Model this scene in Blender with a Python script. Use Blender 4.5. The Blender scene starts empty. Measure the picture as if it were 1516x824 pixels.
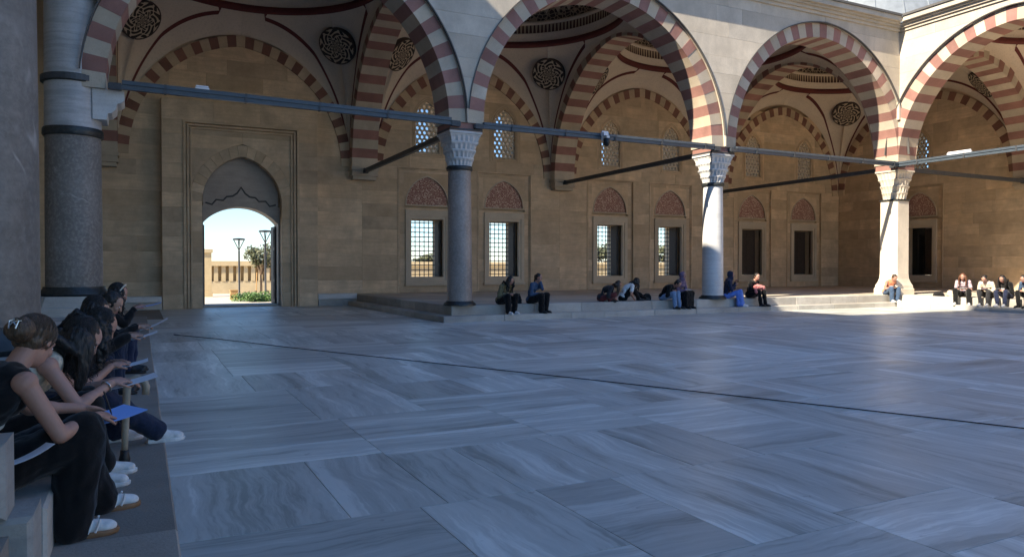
import bpy, bmesh, math, random
from mathutils import Vector, Matrix, noise
R = math.radians
rng = random.Random(7)
SC = bpy.context.scene
COL = SC.collection

# ------------------------------------------------------------------ camera
CAM_H = 1.47
YAW = R(26.63)
cam_data = bpy.data.cameras.new('camera')
cam = bpy.data.objects.new('camera', cam_data)
COL.objects.link(cam)
cam_data.sensor_width = 36.0
cam_data.lens = 36.0 * 1099.3 / 1516.0
cam_data.clip_start = 0.05
cam_data.clip_end = 3000
cam.location = (0, 0, CAM_H)
cam.rotation_euler = (R(90) - math.atan(17.2 / 1099.3), 0, -YAW)
SC.camera = cam

# ------------------------------------------------------------------ sky, sun, exposure
SUN = Vector((-1.0, -0.225, 0.79)).normalized()
world = bpy.data.worlds.new('World')
SC.world = world
world.use_nodes = True
wn = world.node_tree.nodes
sky = wn.new('ShaderNodeTexSky')
sky.sky_type = 'NISHITA'
sky.sun_disc = False
sky.sun_elevation = math.asin(SUN.z)
sky.sun_rotation = math.atan2(SUN.x, SUN.y)
sky.air_density = 1.2
sky.dust_density = 0.0
sky.ozone_density = 10.0
bg = wn['Background']
bg.inputs['Strength'].default_value = 0.10
world.node_tree.links.new(sky.outputs[0], bg.inputs[0])
sun_data = bpy.data.lights.new('sun', 'SUN')
sun_data.energy = 4.8
sun_data.angle = R(0.55)
sun_data.color = (1.0, 0.88, 0.70)
sun_o = bpy.data.objects.new('sun', sun_data)
COL.objects.link(sun_o)
sun_o.location = SUN * 90
sun_o.rotation_euler = (-SUN).to_track_quat('-Z', 'Y').to_euler()
SC.view_settings.view_transform = 'Standard'
SC.view_settings.look = 'None'
SC.view_settings.gamma = 1.0
SC.view_settings.exposure = 1.4
SC.view_settings.use_curve_mapping = False
SC.cycles.max_bounces = 12
SC.cycles.diffuse_bounces = 8
SC.cycles.caustics_reflective = False
SC.cycles.caustics_refractive = False

# ------------------------------------------------------------------ materials
MATS = {}
def nodes_of(name):
    m = bpy.data.materials.new(name)
    m.use_nodes = True
    nt = m.node_tree
    b = nt.nodes['Principled BSDF']
    MATS[name] = m
    return m, nt, b
def N(nt, t, **kw):
    n = nt.nodes.new(t)
    for k, v in kw.items():
        if k.startswith('i_'):
            n.inputs[k[2:].replace('_', ' ')].default_value = v
        else:
            setattr(n, k, v)
    return n
def L(nt, a, b): nt.links.new(a, b)
def mathn(nt, op, a, b=None, c=None):
    n = nt.nodes.new('ShaderNodeMath'); n.operation = op
    for i, v in enumerate((a, b, c)):
        if v is None: continue
        if isinstance(v, (int, float)): n.inputs[i].default_value = v
        else: L(nt, v, n.inputs[i])
    return n.outputs[0]
def mixc(nt, fac, a, b, blend='MIX'):
    n = nt.nodes.new('ShaderNodeMix'); n.data_type = 'RGBA'; n.blend_type = blend
    for s, v in ((0, fac), (6, a), (7, b)):
        if isinstance(v, (int, float)): n.inputs[s].default_value = v
        elif isinstance(v, (tuple, list)): n.inputs[s].default_value = (v[0], v[1], v[2], 1)
        else: L(nt, v, n.inputs[s])
    return n.outputs[2]
def ramp(nt, fac, stops):
    n = nt.nodes.new('ShaderNodeValToRGB')
    e = n.color_ramp.elements
    while len(e) < len(stops): e.new(0.5)
    for i, (p, c) in enumerate(stops):
        e[i].position = p
        e[i].color = (c, c, c, 1) if isinstance(c, (int, float)) else (c[0], c[1], c[2], 1)
    L(nt, fac, n.inputs[0])
    return n.outputs[0]
def coords(nt, offs=True, scale=(1, 1, 1)):
    tc = nt.nodes.new('ShaderNodeTexCoord')
    oi = nt.nodes.new('ShaderNodeObjectInfo')
    mp = nt.nodes.new('ShaderNodeMapping')
    mp.inputs['Scale'].default_value = scale
    L(nt, tc.outputs['Object'], mp.inputs[0])
    if offs:
        v = nt.nodes.new('ShaderNodeVectorMath'); v.operation = 'SCALE'
        v.inputs[0].default_value = (37.3, 51.7, 23.1)
        L(nt, oi.outputs['Random'], v.inputs['Scale'])
        L(nt, v.outputs[0], mp.inputs['Location'])
    return mp.outputs[0], oi.outputs['Random']
def noise_t(nt, vec, scale, detail=6, rough=0.6, dist=0.0):
    n = N(nt, 'ShaderNodeTexNoise', i_Scale=scale, i_Detail=detail, i_Roughness=rough, i_Distortion=dist)
    L(nt, vec, n.inputs['Vector'])
    return n.outputs[0]
def bump(nt, b, h, strength=0.3, dist=0.01):
    n = N(nt, 'ShaderNodeBump', i_Strength=strength, i_Distance=dist)
    L(nt, h, n.inputs['Height']); L(nt, n.outputs[0], b.inputs['Normal'])

def mat_stone(name, base, var=0.25, streak=0.0, rough=0.85, bmp=0.25, hue=(0.9, 0.8, 0.62), fine=38.0, spec=0.3, stain=0.0, vein=None):
    """stone whose pieces differ a little from one another, with soft mottling and pores"""
    m, nt, b = nodes_of(name)
    v, rnd = coords(nt)
    n1 = noise_t(nt, v, 1.3, 7, 0.62)
    n2 = noise_t(nt, v, fine, 5, 0.65)
    d = tuple(c * (1 - var) for c in base)
    l = tuple(min(1, c * (1 + var * 0.7)) for c in base)
    c = mixc(nt, ramp(nt, n1, [(0.3, 0), (0.7, 1)]), d, l)
    warm = tuple(base[i] * hue[i] for i in range(3))
    c = mixc(nt, ramp(nt, rnd, [(0.0, 0.0), (1.0, 0.75)]), c, mixc(nt, 0.5, c, warm))
    rr = mathn(nt, 'FRACT', mathn(nt, 'MULTIPLY', rnd, 7.31))
    bright = mathn(nt, 'ADD', mathn(nt, 'MULTIPLY', rr, var * 1.1), 1 - var * 0.55)
    c = mixc(nt, 1.0, c, (1, 1, 1), 'MULTIPLY')
    hsv = N(nt, 'ShaderNodeHueSaturation'); L(nt, bright, hsv.inputs['Value']); L(nt, c, hsv.inputs['Color'])
    c = hsv.outputs[0]
    if streak > 0:
        sv, _ = coords(nt, True, (0.7, 0.7, 7.0))
        n3 = noise_t(nt, sv, 1.6, 4, 0.55, 0.8)
        c = mixc(nt, mathn(nt, 'MULTIPLY', ramp(nt, n3, [(0.45, 0), (0.62, 1)]), streak), c, tuple(x * 0.62 for x in base))
    c = mixc(nt, mathn(nt, 'MULTIPLY', ramp(nt, n2, [(0.35, 1), (0.5, 0)]), 0.22), c, tuple(x * 0.5 for x in base))
    if vein:
        vv = noise_t(nt, v, vein[0], 3, 0.5, 1.2)
        k = mathn(nt, 'ABSOLUTE', mathn(nt, 'SUBTRACT', vv, 0.5))
        br = noise_t(nt, v, 2.7, 3, 0.5)
        k = mathn(nt, 'MULTIPLY', ramp(nt, k, [(0.0, 1), (vein[1], 0)]), ramp(nt, br, [(0.5, 0), (0.62, 1)]))
        c = mixc(nt, mathn(nt, 'MULTIPLY', k, 0.8), c, vein[2])
        sp = noise_t(nt, v, 16.0, 4, 0.7)
        c = mixc(nt, mathn(nt, 'MULTIPLY', ramp(nt, sp, [(0.45, 0), (0.65, 1)]), 0.5), c, tuple(x * 1.7 for x in base))
    if stain > 0:
        gp = nt.nodes.new('ShaderNodeNewGeometry'); mp = nt.nodes.new('ShaderNodeMapping'); mp.inputs['Scale'].default_value = (1, 1, 0.35)
        L(nt, gp.outputs['Position'], mp.inputs[0])
        st = noise_t(nt, mp.outputs[0], 0.9, 8, 0.68, 0.4)
        c = mixc(nt, mathn(nt, 'MULTIPLY', ramp(nt, st, [(0.42, 0), (0.68, 1)]), stain), c, tuple(x * 0.55 for x in base))
    L(nt, c, b.inputs['Base Color'])
    b.inputs['Roughness'].default_value = rough
    b.inputs['Specular IOR Level'].default_value = spec
    bump(nt, b, mathn(nt, 'ADD', n2, mathn(nt, 'MULTIPLY', n1, 1.5)), bmp, 0.012)
    return m

def mat_marble_floor():
    m, nt, b = nodes_of('floor_marble')
    v, rnd = coords(nt)
    # streaks run along each slab's own length
    mp = nt.nodes.new('ShaderNodeMapping'); L(nt, v, mp.inputs[0])
    mp.inputs['Scale'].default_value = (0.085, 1.0, 1.0)
    ang = mathn(nt, 'MULTIPLY', mathn(nt, 'SUBTRACT', mathn(nt, 'FRACT', mathn(nt, 'MULTIPLY', rnd, 13.7)), 0.5), 0.5)
    cx = nt.nodes.new('ShaderNodeCombineXYZ'); L(nt, ang, cx.inputs[2]); L(nt, cx.outputs[0], mp.inputs['Rotation'])
    warp = noise_t(nt, v, 0.9, 4, 0.55)
    vm = nt.nodes.new('ShaderNodeVectorMath'); vm.operation = 'ADD'
    wx = nt.nodes.new('ShaderNodeCombineXYZ'); L(nt, mathn(nt, 'MULTIPLY', warp, 0.34), wx.inputs[1])
    L(nt, mp.outputs[0], vm.inputs[0]); L(nt, wx.outputs[0], vm.inputs[1])
    s1 = noise_t(nt, vm.outputs[0], 3.0, 8, 0.68)
    s2 = noise_t(nt, vm.outputs[0], 22.0, 6, 0.68)
    s3 = noise_t(nt, v, 1.1, 5, 0.6)
    streak = ramp(nt, mathn(nt, 'ADD', mathn(nt, 'MULTIPLY', s1, 0.72), mathn(nt, 'MULTIPLY', s2, 0.28)), [(0.40, 0), (0.465, 0.40), (0.53, 0.55), (0.60, 1)])
    c = mixc(nt, streak, (0.29, 0.305, 0.28), (0.82, 0.83, 0.78))
    c = mixc(nt, mathn(nt, 'MULTIPLY', ramp(nt, s3, [(0.35, 0), (0.7, 1)]), 0.35), c, (0.60, 0.61, 0.575))
    hsv = N(nt, 'ShaderNodeHueSaturation')
    L(nt, mathn(nt, 'ADD', mathn(nt, 'MULTIPLY', rnd, 0.34), 0.80), hsv.inputs['Value']); L(nt, c, hsv.inputs['Color'])
    # worn, dirty blotches
    gv = nt.nodes.new('ShaderNodeNewGeometry')
    dirt = noise_t(nt, gv.outputs['Position'], 0.35, 6, 0.65)
    c = mixc(nt, mathn(nt, 'MULTIPLY', ramp(nt, dirt, [(0.45, 0), (0.7, 1)]), 0.2), hsv.outputs[0], (0.33, 0.345, 0.33))
    spot = noise_t(nt, gv.outputs['Position'], 9.0, 3, 0.5)
    c = mixc(nt, mathn(nt, 'MULTIPLY', ramp(nt, spot, [(0.70, 0), (0.74, 1)]), 0.35), c, (0.16, 0.155, 0.15))
    L(nt, c, b.inputs['Base Color'])
    L(nt, ramp(nt, dirt, [(0.3, 0.33), (0.75, 0.52)]), b.inputs['Roughness'])
    b.inputs['Specular IOR Level'].default_value = 0.5
    bump(nt, b, mathn(nt, 'ADD', s2, mathn(nt, 'MULTIPLY', s3, 2.0)), 0.10, 0.01)
    return m

def mat_plain(name, col, rough=0.6, metal=0.0, var=0.2, scale=20.0, bmp=0.1, spec=0.5, sheen=0.0):
    m, nt, b = nodes_of(name)
    v, rnd = coords(nt)
    n = noise_t(nt, v, scale, 5, 0.6)
    c = mixc(nt, ramp(nt, n, [(0.3, 0), (0.7, 1)]), tuple(x * (1 - var) for x in col), tuple(min(1, x * (1 + var)) for x in col))
    L(nt, c, b.inputs['Base Color'])
    b.inputs['Roughness'].default_value = rough
    b.inputs['Metallic'].default_value = metal
    b.inputs['Specular IOR Level'].default_value = spec
    if sheen: b.inputs['Sheen Weight'].default_value = sheen
    if bmp: bump(nt, b, n, bmp, 0.01)
    return m

mat_marble_floor()
mat_stone('wall_stone', (0.68, 0.53, 0.365), 0.32, 0.26, 0.88, 0.3, (1.0, 0.9, 0.76), stain=0.4)
mat_stone('facade_stone', (0.58, 0.52, 0.43), 0.20, 0.0, 0.85, 0.25, (1.0, 0.93, 0.82), stain=0.5)
mat_stone('cream_stone', (0.55, 0.475, 0.375), 0.22, 0.0, 0.85, stain=0.3)
mat_stone('pier_stone', (0.66, 0.60, 0.50), 0.18, 0.0, 0.8, 0.2, (1.0, 0.95, 0.88), stain=0.35)
mat_stone('red_stone', (0.33, 0.175, 0.145), 0.28, 0.0, 0.85, 0.2, (0.9, 0.85, 0.85), stain=0.3)
mat_stone('ring_cream', (0.60, 0.475, 0.335), 0.2, 0.1, 0.88)
mat_stone('ring_red', (0.26, 0.135, 0.10), 0.3, 0.0, 0.88, 0.2, (0.9, 0.8, 0.8))
mat_stone('marble_white', (0.62, 0.62, 0.61), 0.16, 0.25, 0.5, 0.1, (1, .98, .94), 30, 0.5)
mat_stone('marble_frame', (0.55, 0.47, 0.36), 0.16, 0.0, 0.65, 0.12, (1, .96, .9), 30, 0.4)
mat_stone('step_marble', (0.48, 0.46, 0.42), 0.28, 0.2, 0.7, 0.2, (1, .92, .8))
mat_stone('granite', (0.27, 0.235, 0.21), 0.35, 0.0, 0.45, 0.1, (1, .96, .96), 50, 0.5, 0.3, (0.5, 0.006, (0.3, 0.27, 0.25)))
mat_stone('granite_grey', (0.165, 0.15, 0.132), 0.45, 0.25, 0.55, 0.15, (1, .98, .96), 45, 0.4, 0.5, (0.55, 0.012, (0.45, 0.42, 0.38)))
mat_stone('granite_light', (0.25, 0.225, 0.20), 0.4, 0.15, 0.55, 0.15, (1, .98, .96), 45, 0.4, 0.4, (0.55, 0.010, (0.45, 0.42, 0.38)))
mat_stone('drum_marble', (0.46, 0.46, 0.46), 0.28, 0.5, 0.5, 0.1, (1, .98, .96), 30, 0.5, 0.3)
mat_stone('rough_granite', (0.30, 0.265, 0.225), 0.3, 0.0, 0.9, 0.5, (1, .96, .9), 60)
mat_stone('plaster', (0.72, 0.62, 0.50), 0.09, 0.0, 0.9, 0.05, (1, 1, 1), 14)
mat_stone('portal_marble', (0.40, 0.35, 0.30), 0.2, 0.2, 0.6, 0.1, (1, .97, .95))
mat_stone('platform_stone', (0.60, 0.53, 0.43), 0.22, 0.1, 0.8, 0.2, (1, .92, .8))
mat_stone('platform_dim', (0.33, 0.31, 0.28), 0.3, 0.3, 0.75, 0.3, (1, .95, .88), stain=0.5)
mat_stone('yellow_stone', (0.60, 0.49, 0.31), 0.15, 0.1, 0.9)
mat_stone('plaza_stone', (0.55, 0.50, 0.42), 0.15, 0.0, 0.9)
mat_plain('paint_red', (0.13, 0.028, 0.025), 0.8)
mat_plain('iron', (0.05, 0.055, 0.062), 0.5, 0.0, 0.25, 9)
mat_plain('tray_paint', (0.062, 0.08, 0.10), 0.45, 0.0, 0.15, 6)
mat_plain('bronze', (0.045, 0.05, 0.05), 0.45, 0.5, 0.3, 14)
mat_plain('fillet_dark', (0.10, 0.095, 0.09), 0.8)
mat_plain('lead', (0.21, 0.235, 0.26), 0.55, 0.0, 0.2, 2.5)
mat_plain('wood_dark', (0.045, 0.032, 0.026), 0.6, 0.0, 0.3, 12)
mat_plain('white_plastic', (0.75, 0.76, 0.78), 0.4, 0, 0.05)
mat_plain('black_plastic', (0.015, 0.015, 0.016), 0.45, 0, 0.1)
mat_plain('orange_wood', (0.45, 0.27, 0.11), 0.7)
mat_plain('cable_rubber', (0.012, 0.012, 0.013), 0.6, 0, 0.2)

def mat_dome():
    m, nt, b = nodes_of('dome_paint')
    uv = nt.nodes.new('ShaderNodeUVMap')
    sp = nt.nodes.new('ShaderNodeSeparateXYZ'); L(nt, uv.outputs[0], sp.inputs[0])
    u, vv = sp.outputs[0], sp.outputs[1]
    # row of pointed palmettes hanging along the rim, and a sparse medallion field above
    fu = mathn(nt, 'ABSOLUTE', mathn(nt, 'SUBTRACT', mathn(nt, 'FRACT', mathn(nt, 'MULTIPLY', u, 48.0)), 0.5))
    h = mathn(nt, 'SUBTRACT', 0.30, mathn(nt, 'MULTIPLY', mathn(nt, 'POWER', fu, 0.7), 0.34))
    inside = mathn(nt, 'LESS_THAN', vv, h)
    vec = nt.nodes.new('ShaderNodeCombineXYZ')
    L(nt, mathn(nt, 'MULTIPLY', u, 96.0), vec.inputs[0]); L(nt, mathn(nt, 'MULTIPLY', vv, 16.0), vec.inputs[1])
    vo = N(nt, 'ShaderNodeTexVoronoi', feature='DISTANCE_TO_EDGE', i_Scale=1.4); L(nt, vec.outputs[0], vo.inputs['Vector'])
    lines = mathn(nt, 'LESS_THAN', vo.outputs[0], 0.09)
    dark = mixc(nt, lines, (0.05, 0.035, 0.03), (0.36, 0.29, 0.21))
    c = mixc(nt, inside, (0.56, 0.48, 0.37), dark)
    L(nt, c, b.inputs['Base Color']); b.inputs['Roughness'].default_value = 0.9
mat_dome()
def mat_band():
    m, nt, b = nodes_of('band_paint')
    uv = nt.nodes.new('ShaderNodeUVMap')
    sp = nt.nodes.new('ShaderNodeSeparateXYZ'); L(nt, uv.outputs[0], sp.inputs[0])
    f = mathn(nt, 'FRACT', mathn(nt, 'MULTIPLY', sp.outputs[0], 150.0))
    t = mathn(nt, 'ABSOLUTE', mathn(nt, 'SUBTRACT', f, 0.5))
    k = mathn(nt, 'LESS_THAN', t, mathn(nt, 'ADD', 0.12, mathn(nt, 'MULTIPLY', sp.outputs[1], 0.2)))
    c = mixc(nt, k, (0.075, 0.035, 0.03), (0.50, 0.41, 0.29))
    L(nt, c, b.inputs['Base Color']); b.inputs['Roughness'].default_value = 0.9
mat_band()
def mat_medallion():
    m, nt, b = nodes_of('medallion_paint')
    uv = nt.nodes.new('ShaderNodeUVMap')
    sp = nt.nodes.new('ShaderNodeSeparateXYZ'); L(nt, uv.outputs[0], sp.inputs[0])
    x, y = sp.outputs[0], sp.outputs[1]
    r = mathn(nt, 'SQRT', mathn(nt, 'ADD', mathn(nt, 'MULTIPLY', x, x), mathn(nt, 'MULTIPLY', y, y)))
    a = mathn(nt, 'ARCTAN2', y, x)
    w1 = mathn(nt, 'SINE', mathn(nt, 'ADD', mathn(nt, 'MULTIPLY', a, 6.0), mathn(nt, 'MULTIPLY', mathn(nt, 'SINE', mathn(nt, 'MULTIPLY', r, 9.0)), 2.0)))
    w2 = mathn(nt, 'SINE', mathn(nt, 'SUBTRACT', mathn(nt, 'MULTIPLY', r, 13.0), mathn(nt, 'MULTIPLY', mathn(nt, 'SINE', mathn(nt, 'MULTIPLY', a, 6.0)), 1.3)))
    g = mathn(nt, 'ABSOLUTE', mathn(nt, 'MULTIPLY', w1, w2))
    lines = mathn(nt, 'LESS_THAN', g, 0.30)
    rim = mathn(nt, 'GREATER_THAN', r, 0.93)
    c = mixc(nt, lines, (0.035, 0.028, 0.025), (0.52, 0.43, 0.32))
    c = mixc(nt, rim, c, (0.06, 0.04, 0.035))
    L(nt, c, b.inputs['Base Color']); b.inputs['Roughness'].default_value = 0.9
mat_medallion()
def mat_tympanum():
    m, nt, b = nodes_of('tympanum_tile')
    v, _ = coords(nt, False)
    vo = N(nt, 'ShaderNodeTexVoronoi', feature='DISTANCE_TO_EDGE', i_Scale=17.0, i_Randomness=0.45); L(nt, v, vo.inputs['Vector'])
    k = ramp(nt, vo.outputs[0], [(0.06, 1), (0.13, 0)])
    c = mixc(nt, k, (0.25, 0.08, 0.065), (0.62, 0.45, 0.35))
    L(nt, c, b.inputs['Base Color']); b.inputs['Roughness'].default_value = 0.8
    bump(nt, b, k, 0.6, 0.02)
mat_tympanum()
def mat_glass():
    m, nt, b = nodes_of('window_glass')
    b.inputs['Base Color'].default_value = (0.9, 0.95, 0.95, 1)
    b.inputs['Roughness'].default_value = 0.02
    b.inputs['Alpha'].default_value = 0.22
    m2, nt2, b2 = nodes_of('dark_glass')
    b2.inputs['Base Color'].default_value = (0.012, 0.013, 0.014, 1)
    b2.inputs['Roughness'].default_value = 0.06
mat_glass()
def mat_foliage(name, c1, c2):
    m, nt, b = nodes_of(name)
    gv = nt.nodes.new('ShaderNodeNewGeometry')
    n = noise_t(nt, gv.outputs['Position'], 3.0, 3, 0.5)
    c = mixc(nt, ramp(nt, n, [(0.35, 0), (0.65, 1)]), c1, c2)
    L(nt, c, b.inputs['Base Color']); b.inputs['Roughness'].default_value = 0.6
    b.inputs['Transmission Weight'].default_value = 0.0
mat_foliage('leaf_olive', (0.06, 0.075, 0.03), (0.13, 0.13, 0.06))
mat_foliage('leaf_green', (0.05, 0.12, 0.02), (0.11, 0.20, 0.04))
mat_plain('bark', (0.16, 0.11, 0.07), 0.9)
mat_plain('grass', (0.06, 0.11, 0.03), 0.9, 0, 0.3, 1.5)
mat_plain('hill', (0.16, 0.19, 0.17), 1.0, 0, 0.2, 0.02)

# ------------------------------------------------------------------ mesh helpers
class MB:
    def __init__(s): s.v = []; s.f = []; s.uv = None
    def add(s, vs, fs):
        o = len(s.v); s.v += [tuple(p) for p in vs]; s.f += [tuple(i + o for i in f) for f in fs]; return s
    def box(s, x0, x1, y0, y1, z0, z1, F=None):
        vs = [(x, y, z) for z in (z0, z1) for y in (y0, y1) for x in (x0, x1)]
        if F: vs = [F(*p) for p in vs]
        return s.add(vs, [(0, 2, 3, 1), (4, 5, 7, 6), (0, 1, 5, 4), (2, 6, 7, 3), (0, 4, 6, 2), (1, 3, 7, 5)])
    def cbox(s, x0, x1, y0, y1, z0, z1, c, F=None):
        """block whose face towards -depth (y0) has chamfered edges of size c"""
        vs = [(x0, y1, z0), (x1, y1, z0), (x1, y1, z1), (x0, y1, z1),
              (x0, y0 + c, z0), (x1, y0 + c, z0), (x1, y0 + c, z1), (x0, y0 + c, z1),
              (x0 + c, y0, z0 + c), (x1 - c, y0, z0 + c), (x1 - c, y0, z1 - c), (x0 + c, y0, z1 - c)]
        if F: vs = [F(*p) for p in vs]
        fs = [(3, 2, 1, 0), (8, 9, 10, 11)]
        for i in range(4):
            j = (i + 1) % 4
            fs += [(i, j, 4 + j, 4 + i), (4 + i, 4 + j, 8 + j, 8 + i)]
        return s.add(vs, fs)
    def grid(s, rows, closed=False):
        o = len(s.v); n = len(rows[0])
        for r in rows: s.v += [tuple(p) for p in r]
        for i in range(len(rows) - 1):
            for j in range(n - (0 if closed else 1)):
                k = (j + 1) % n
                s.f.append((o + i * n + j, o + i * n + k, o + (i + 1) * n + k, o + (i + 1) * n + j))
        return s
    def lathe(s, cx, cy, prof, n=40, cap=True):
        rows = [[(cx + r * math.cos(2 * math.pi * k / n), cy + r * math.sin(2 * math.pi * k / n), z) for k in range(n)] for r, z in prof]
        o = len(s.v); s.grid(rows, True)
        if cap:
            s.f.append(tuple(o + k for k in range(n))[::-1])
            s.f.append(tuple(o + (len(prof) - 1) * n + k for k in range(n)))
        return s
    def prism(s, poly, d0, d1, F):
        """polygon in (s,z), swept over depth d0..d1"""
        n = len(poly); o = len(s.v)
        s.v += [tuple(F(p[0], d0, p[1])) for p in poly] + [tuple(F(p[0], d1, p[1])) for p in poly]
        s.f.append(tuple(o + i for i in range(n))); s.f.append(tuple(o + n + i for i in range(n))[::-1])
        for i in range(n):
            j = (i + 1) % n
            s.f.append((o + i, o + n + i, o + n + j, o + j))
        return s
    def tube(s, path, rad, n=8, cap=True):
        path = [Vector(p) for p in path]
        rads = rad if isinstance(rad, (list, tuple)) else [rad] * len(path)
        rows = []; prev = None
        for i, p in enumerate(path):
            t = (path[min(i + 1, len(path) - 1)] - path[max(i - 1, 0)])
            t = t.normalized() if t.length > 1e-9 else Vector((0, 0, 1))
            a = prev if prev is not None else (Vector((0, 0, 1)) if abs(t.z) < 0.9 else Vector((1, 0, 0)))
            u = (a - t * a.dot(t)).normalized(); w = t.cross(u); prev = u
            rows.append([p + (u * math.cos(2 * math.pi * k / n) + w * math.sin(2 * math.pi * k / n)) * rads[i] for k in range(n)])
        o = len(s.v); s.grid(rows, True)
        if cap:
            s.f.append(tuple(o + k for k in range(n))[::-1]); s.f.append(tuple(o + (len(path) - 1) * n + k for k in range(n)))
        return s
    def build(s, name, mat, parent=None, smooth=False, recalc=True, ang=None):
        me = bpy.data.meshes.new(name)
        me.from_pydata(s.v, [], s.f)
        if recalc:
            bm = bmesh.new(); bm.from_mesh(me)
            bmesh.ops.recalc_face_normals(bm, faces=bm.faces); bm.to_mesh(me); bm.free()
        if smooth:
            me.polygons.foreach_set('use_smooth', [True] * len(me.polygons))
            if ang is not None: me.set_sharp_from_angle(angle=R(ang))
        me.materials.append(MATS[mat])
        return link(name, me, parent)
def link(name, me, parent=None):
    o = bpy.data.objects.new(name, me); COL.objects.link(o)
    if parent is not None:
        o.parent = parent
        if parent.type == 'EMPTY': o.matrix_parent_inverse = Matrix.Translation(-parent.location)
        elif parent.get('_off'): pass
    return o
def thing(name, label, cat, loc, group=None):
    o = bpy.data.objects.new(name, None); COL.objects.link(o)
    o.location = loc; o.empty_display_size = 0.3
    return tag(o, label, cat, group)
def tag(o, label, cat, group=None):
    o['label'] = label; o['category'] = cat
    if group: o['group'] = group
    return o
def struct(o): o['kind'] = 'structure'; return o
def FX(cx, cy, flip=1):   # span along X, depth along +Y
    return lambda s, d, z: (cx + s, cy + d * flip, z)
def FY(cx, cy, flip=1):   # span along Y, depth along +X
    return lambda s, d, z: (cx + d * flip, cy + s, z)

# ------------------------------------------------------------------ layout
B = 8.97; X1, X2, X3, X4 = -1.136, 7.835, 16.806, 25.777
YC = 18.83; YW = 28.76; XW = 34.70; YN = YC - B
PLAT = 0.42; STEP = 0.16
SPR = 5.32
HT = 0.5                      # half thickness of the arches
XE = 0.167                    # edge of the portico's lower step
XS = -0.37                    # edge of the portico's upper step

# ------------------------------------------------------------------ ground and paving
def split_rect(r, out, rr, lo=1.0, hi=2.7):
    x0, x1, y0, y1 = r; w, h = x1 - x0, y1 - y0
    if x0 ** 2 + y0 ** 2 < 100: hi = 2.1
    if (w <= hi and h <= hi * 0.52) or (h <= hi and w <= hi * 0.52) or max(w, h) < 1.25:
        out.append(r); return
    if (w > h * 1.15) or (abs(w - h) < 0.15 * h and rr.random() < 0.5):
        c = x0 + w * rr.uniform(0.36, 0.64); split_rect((x0, c, y0, y1), out, rr); split_rect((c, x1, y0, y1), out, rr)
    else:
        c = y0 + h * rr.uniform(0.36, 0.64); split_rect((x0, x1, y0, c), out, rr); split_rect((x0, x1, c, y1), out, rr)
def slab(r, parent, mat, z=0.0, th=0.05, gap=0.0022, name='paving_slab', rr=rng):
    x0, x1, y0, y1 = r
    w, h = (x1 - x0) / 2 - gap, (y1 - y0) / 2 - gap
    rot = 0
    along = w >= h
    if rr.random() < 0.12: along = not along
    if not along: rot = math.pi / 2; w, h = h, w
    if rr.random() < 0.5: rot += math.pi
    c = 0.002
    tz = [rr.uniform(-0.0012, 0.0012) for _ in range(4)]
    vs = [(-w, -h, -th), (w, -h, -th), (w, h, -th), (-w, h, -th), (-w, -h, -c), (w, -h, -c), (w, h, -c), (-w, h, -c),
          (-w + c, -h + c, tz[0]), (w - c, -h + c, tz[1]), (w - c, h - c, tz[2]), (-w + c, h - c, tz[3])]
    fs = [(8, 9, 10, 11)]
    for i in range(4):
        j = (i + 1) % 4
        fs += [(i, j, 4 + j, 4 + i), (4 + i, 4 + j, 8 + j, 8 + i)]
    me = bpy.data.meshes.new(name); me.from_pydata(vs, [], fs); me.materials.append(MATS[mat])
    o = link(name, me, parent)
    o.location = ((x0 + x1) / 2, (y0 + y1) / 2, z); o.rotation_euler = (0, 0, rot)
    return o
ground = struct(MB().box(-120, 160, -60, 29.9, -0.4, -0.012).build('courtyard_ground', 'step_marble'))
def ground_pix(px, py, h=0.0):
    """point at height h seen at a pixel of the photograph"""
    a = math.atan(17.2 / 1099.3)
    u = (px - 758) / 1099.3; v = (412 - py) / 1099.3
    fwd = math.cos(a) + v * math.sin(a); up = v * math.cos(a) - math.sin(a)
    t = (h - CAM_H) / up
    lat, Z = u * t, fwd * t
    return Vector((lat * math.cos(YAW) + Z * math.sin(YAW), -lat * math.sin(YAW) + Z * math.cos(YAW), h))
floor = struct(MB().box(-0.3, 25.3, -3.0, 29.9, -0.2, -0.010).build('courtyard_floor', 'rough_granite'))
rects = []
ys = [-2.0, 1.4, 4.3, 7.2, 10.6, 14.2, 18.215]
frr = random.Random(21)
for j in range(len(ys) - 1):
    xs = [XE]
    while xs[-1] < 25.0:
        xs.append(xs[-1] + frr.uniform(3.4, 5.4))
    xs[-1] = 25.05
    for i in range(len(xs) - 1): split_rect((xs[i], xs[i + 1], ys[j], ys[j + 1]), rects, frr)
split_rect((XE, 7.12, 18.215, 23.0), rects, frr)
split_rect((0.6, 7.12, 23.0, 28.3), rects, frr)
split_rect((1.98, 4.72, 28.3, 29.9), rects, frr)
def in_view(r):
    for fx in (0, .5, 1):
        for fy in (0, .5, 1):
            x = r[0] + (r[1] - r[0]) * fx; y = r[2] + (r[3] - r[2]) * fy
            Z = x * math.sin(YAW) + y * math.cos(YAW); la = x * math.cos(YAW) - y * math.sin(YAW)
            if Z > 0.5 and abs(la / Z) < 1.05 and CAM_H / Z < 0.62: return True
    return False
rects = sorted([r for r in rects if in_view(r)], key=lambda r: (r[0] ** 2 + r[2] ** 2))
for k, r in enumerate(rects): slab(r, floor, 'floor_marble', rr=frr)
print('paving slabs', len(rects))

# outer plaza
plaza = struct(MB().box(-120, 160, 30.6, 140, -1.2, -0.62).build('plaza', 'plaza_stone'))

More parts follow.
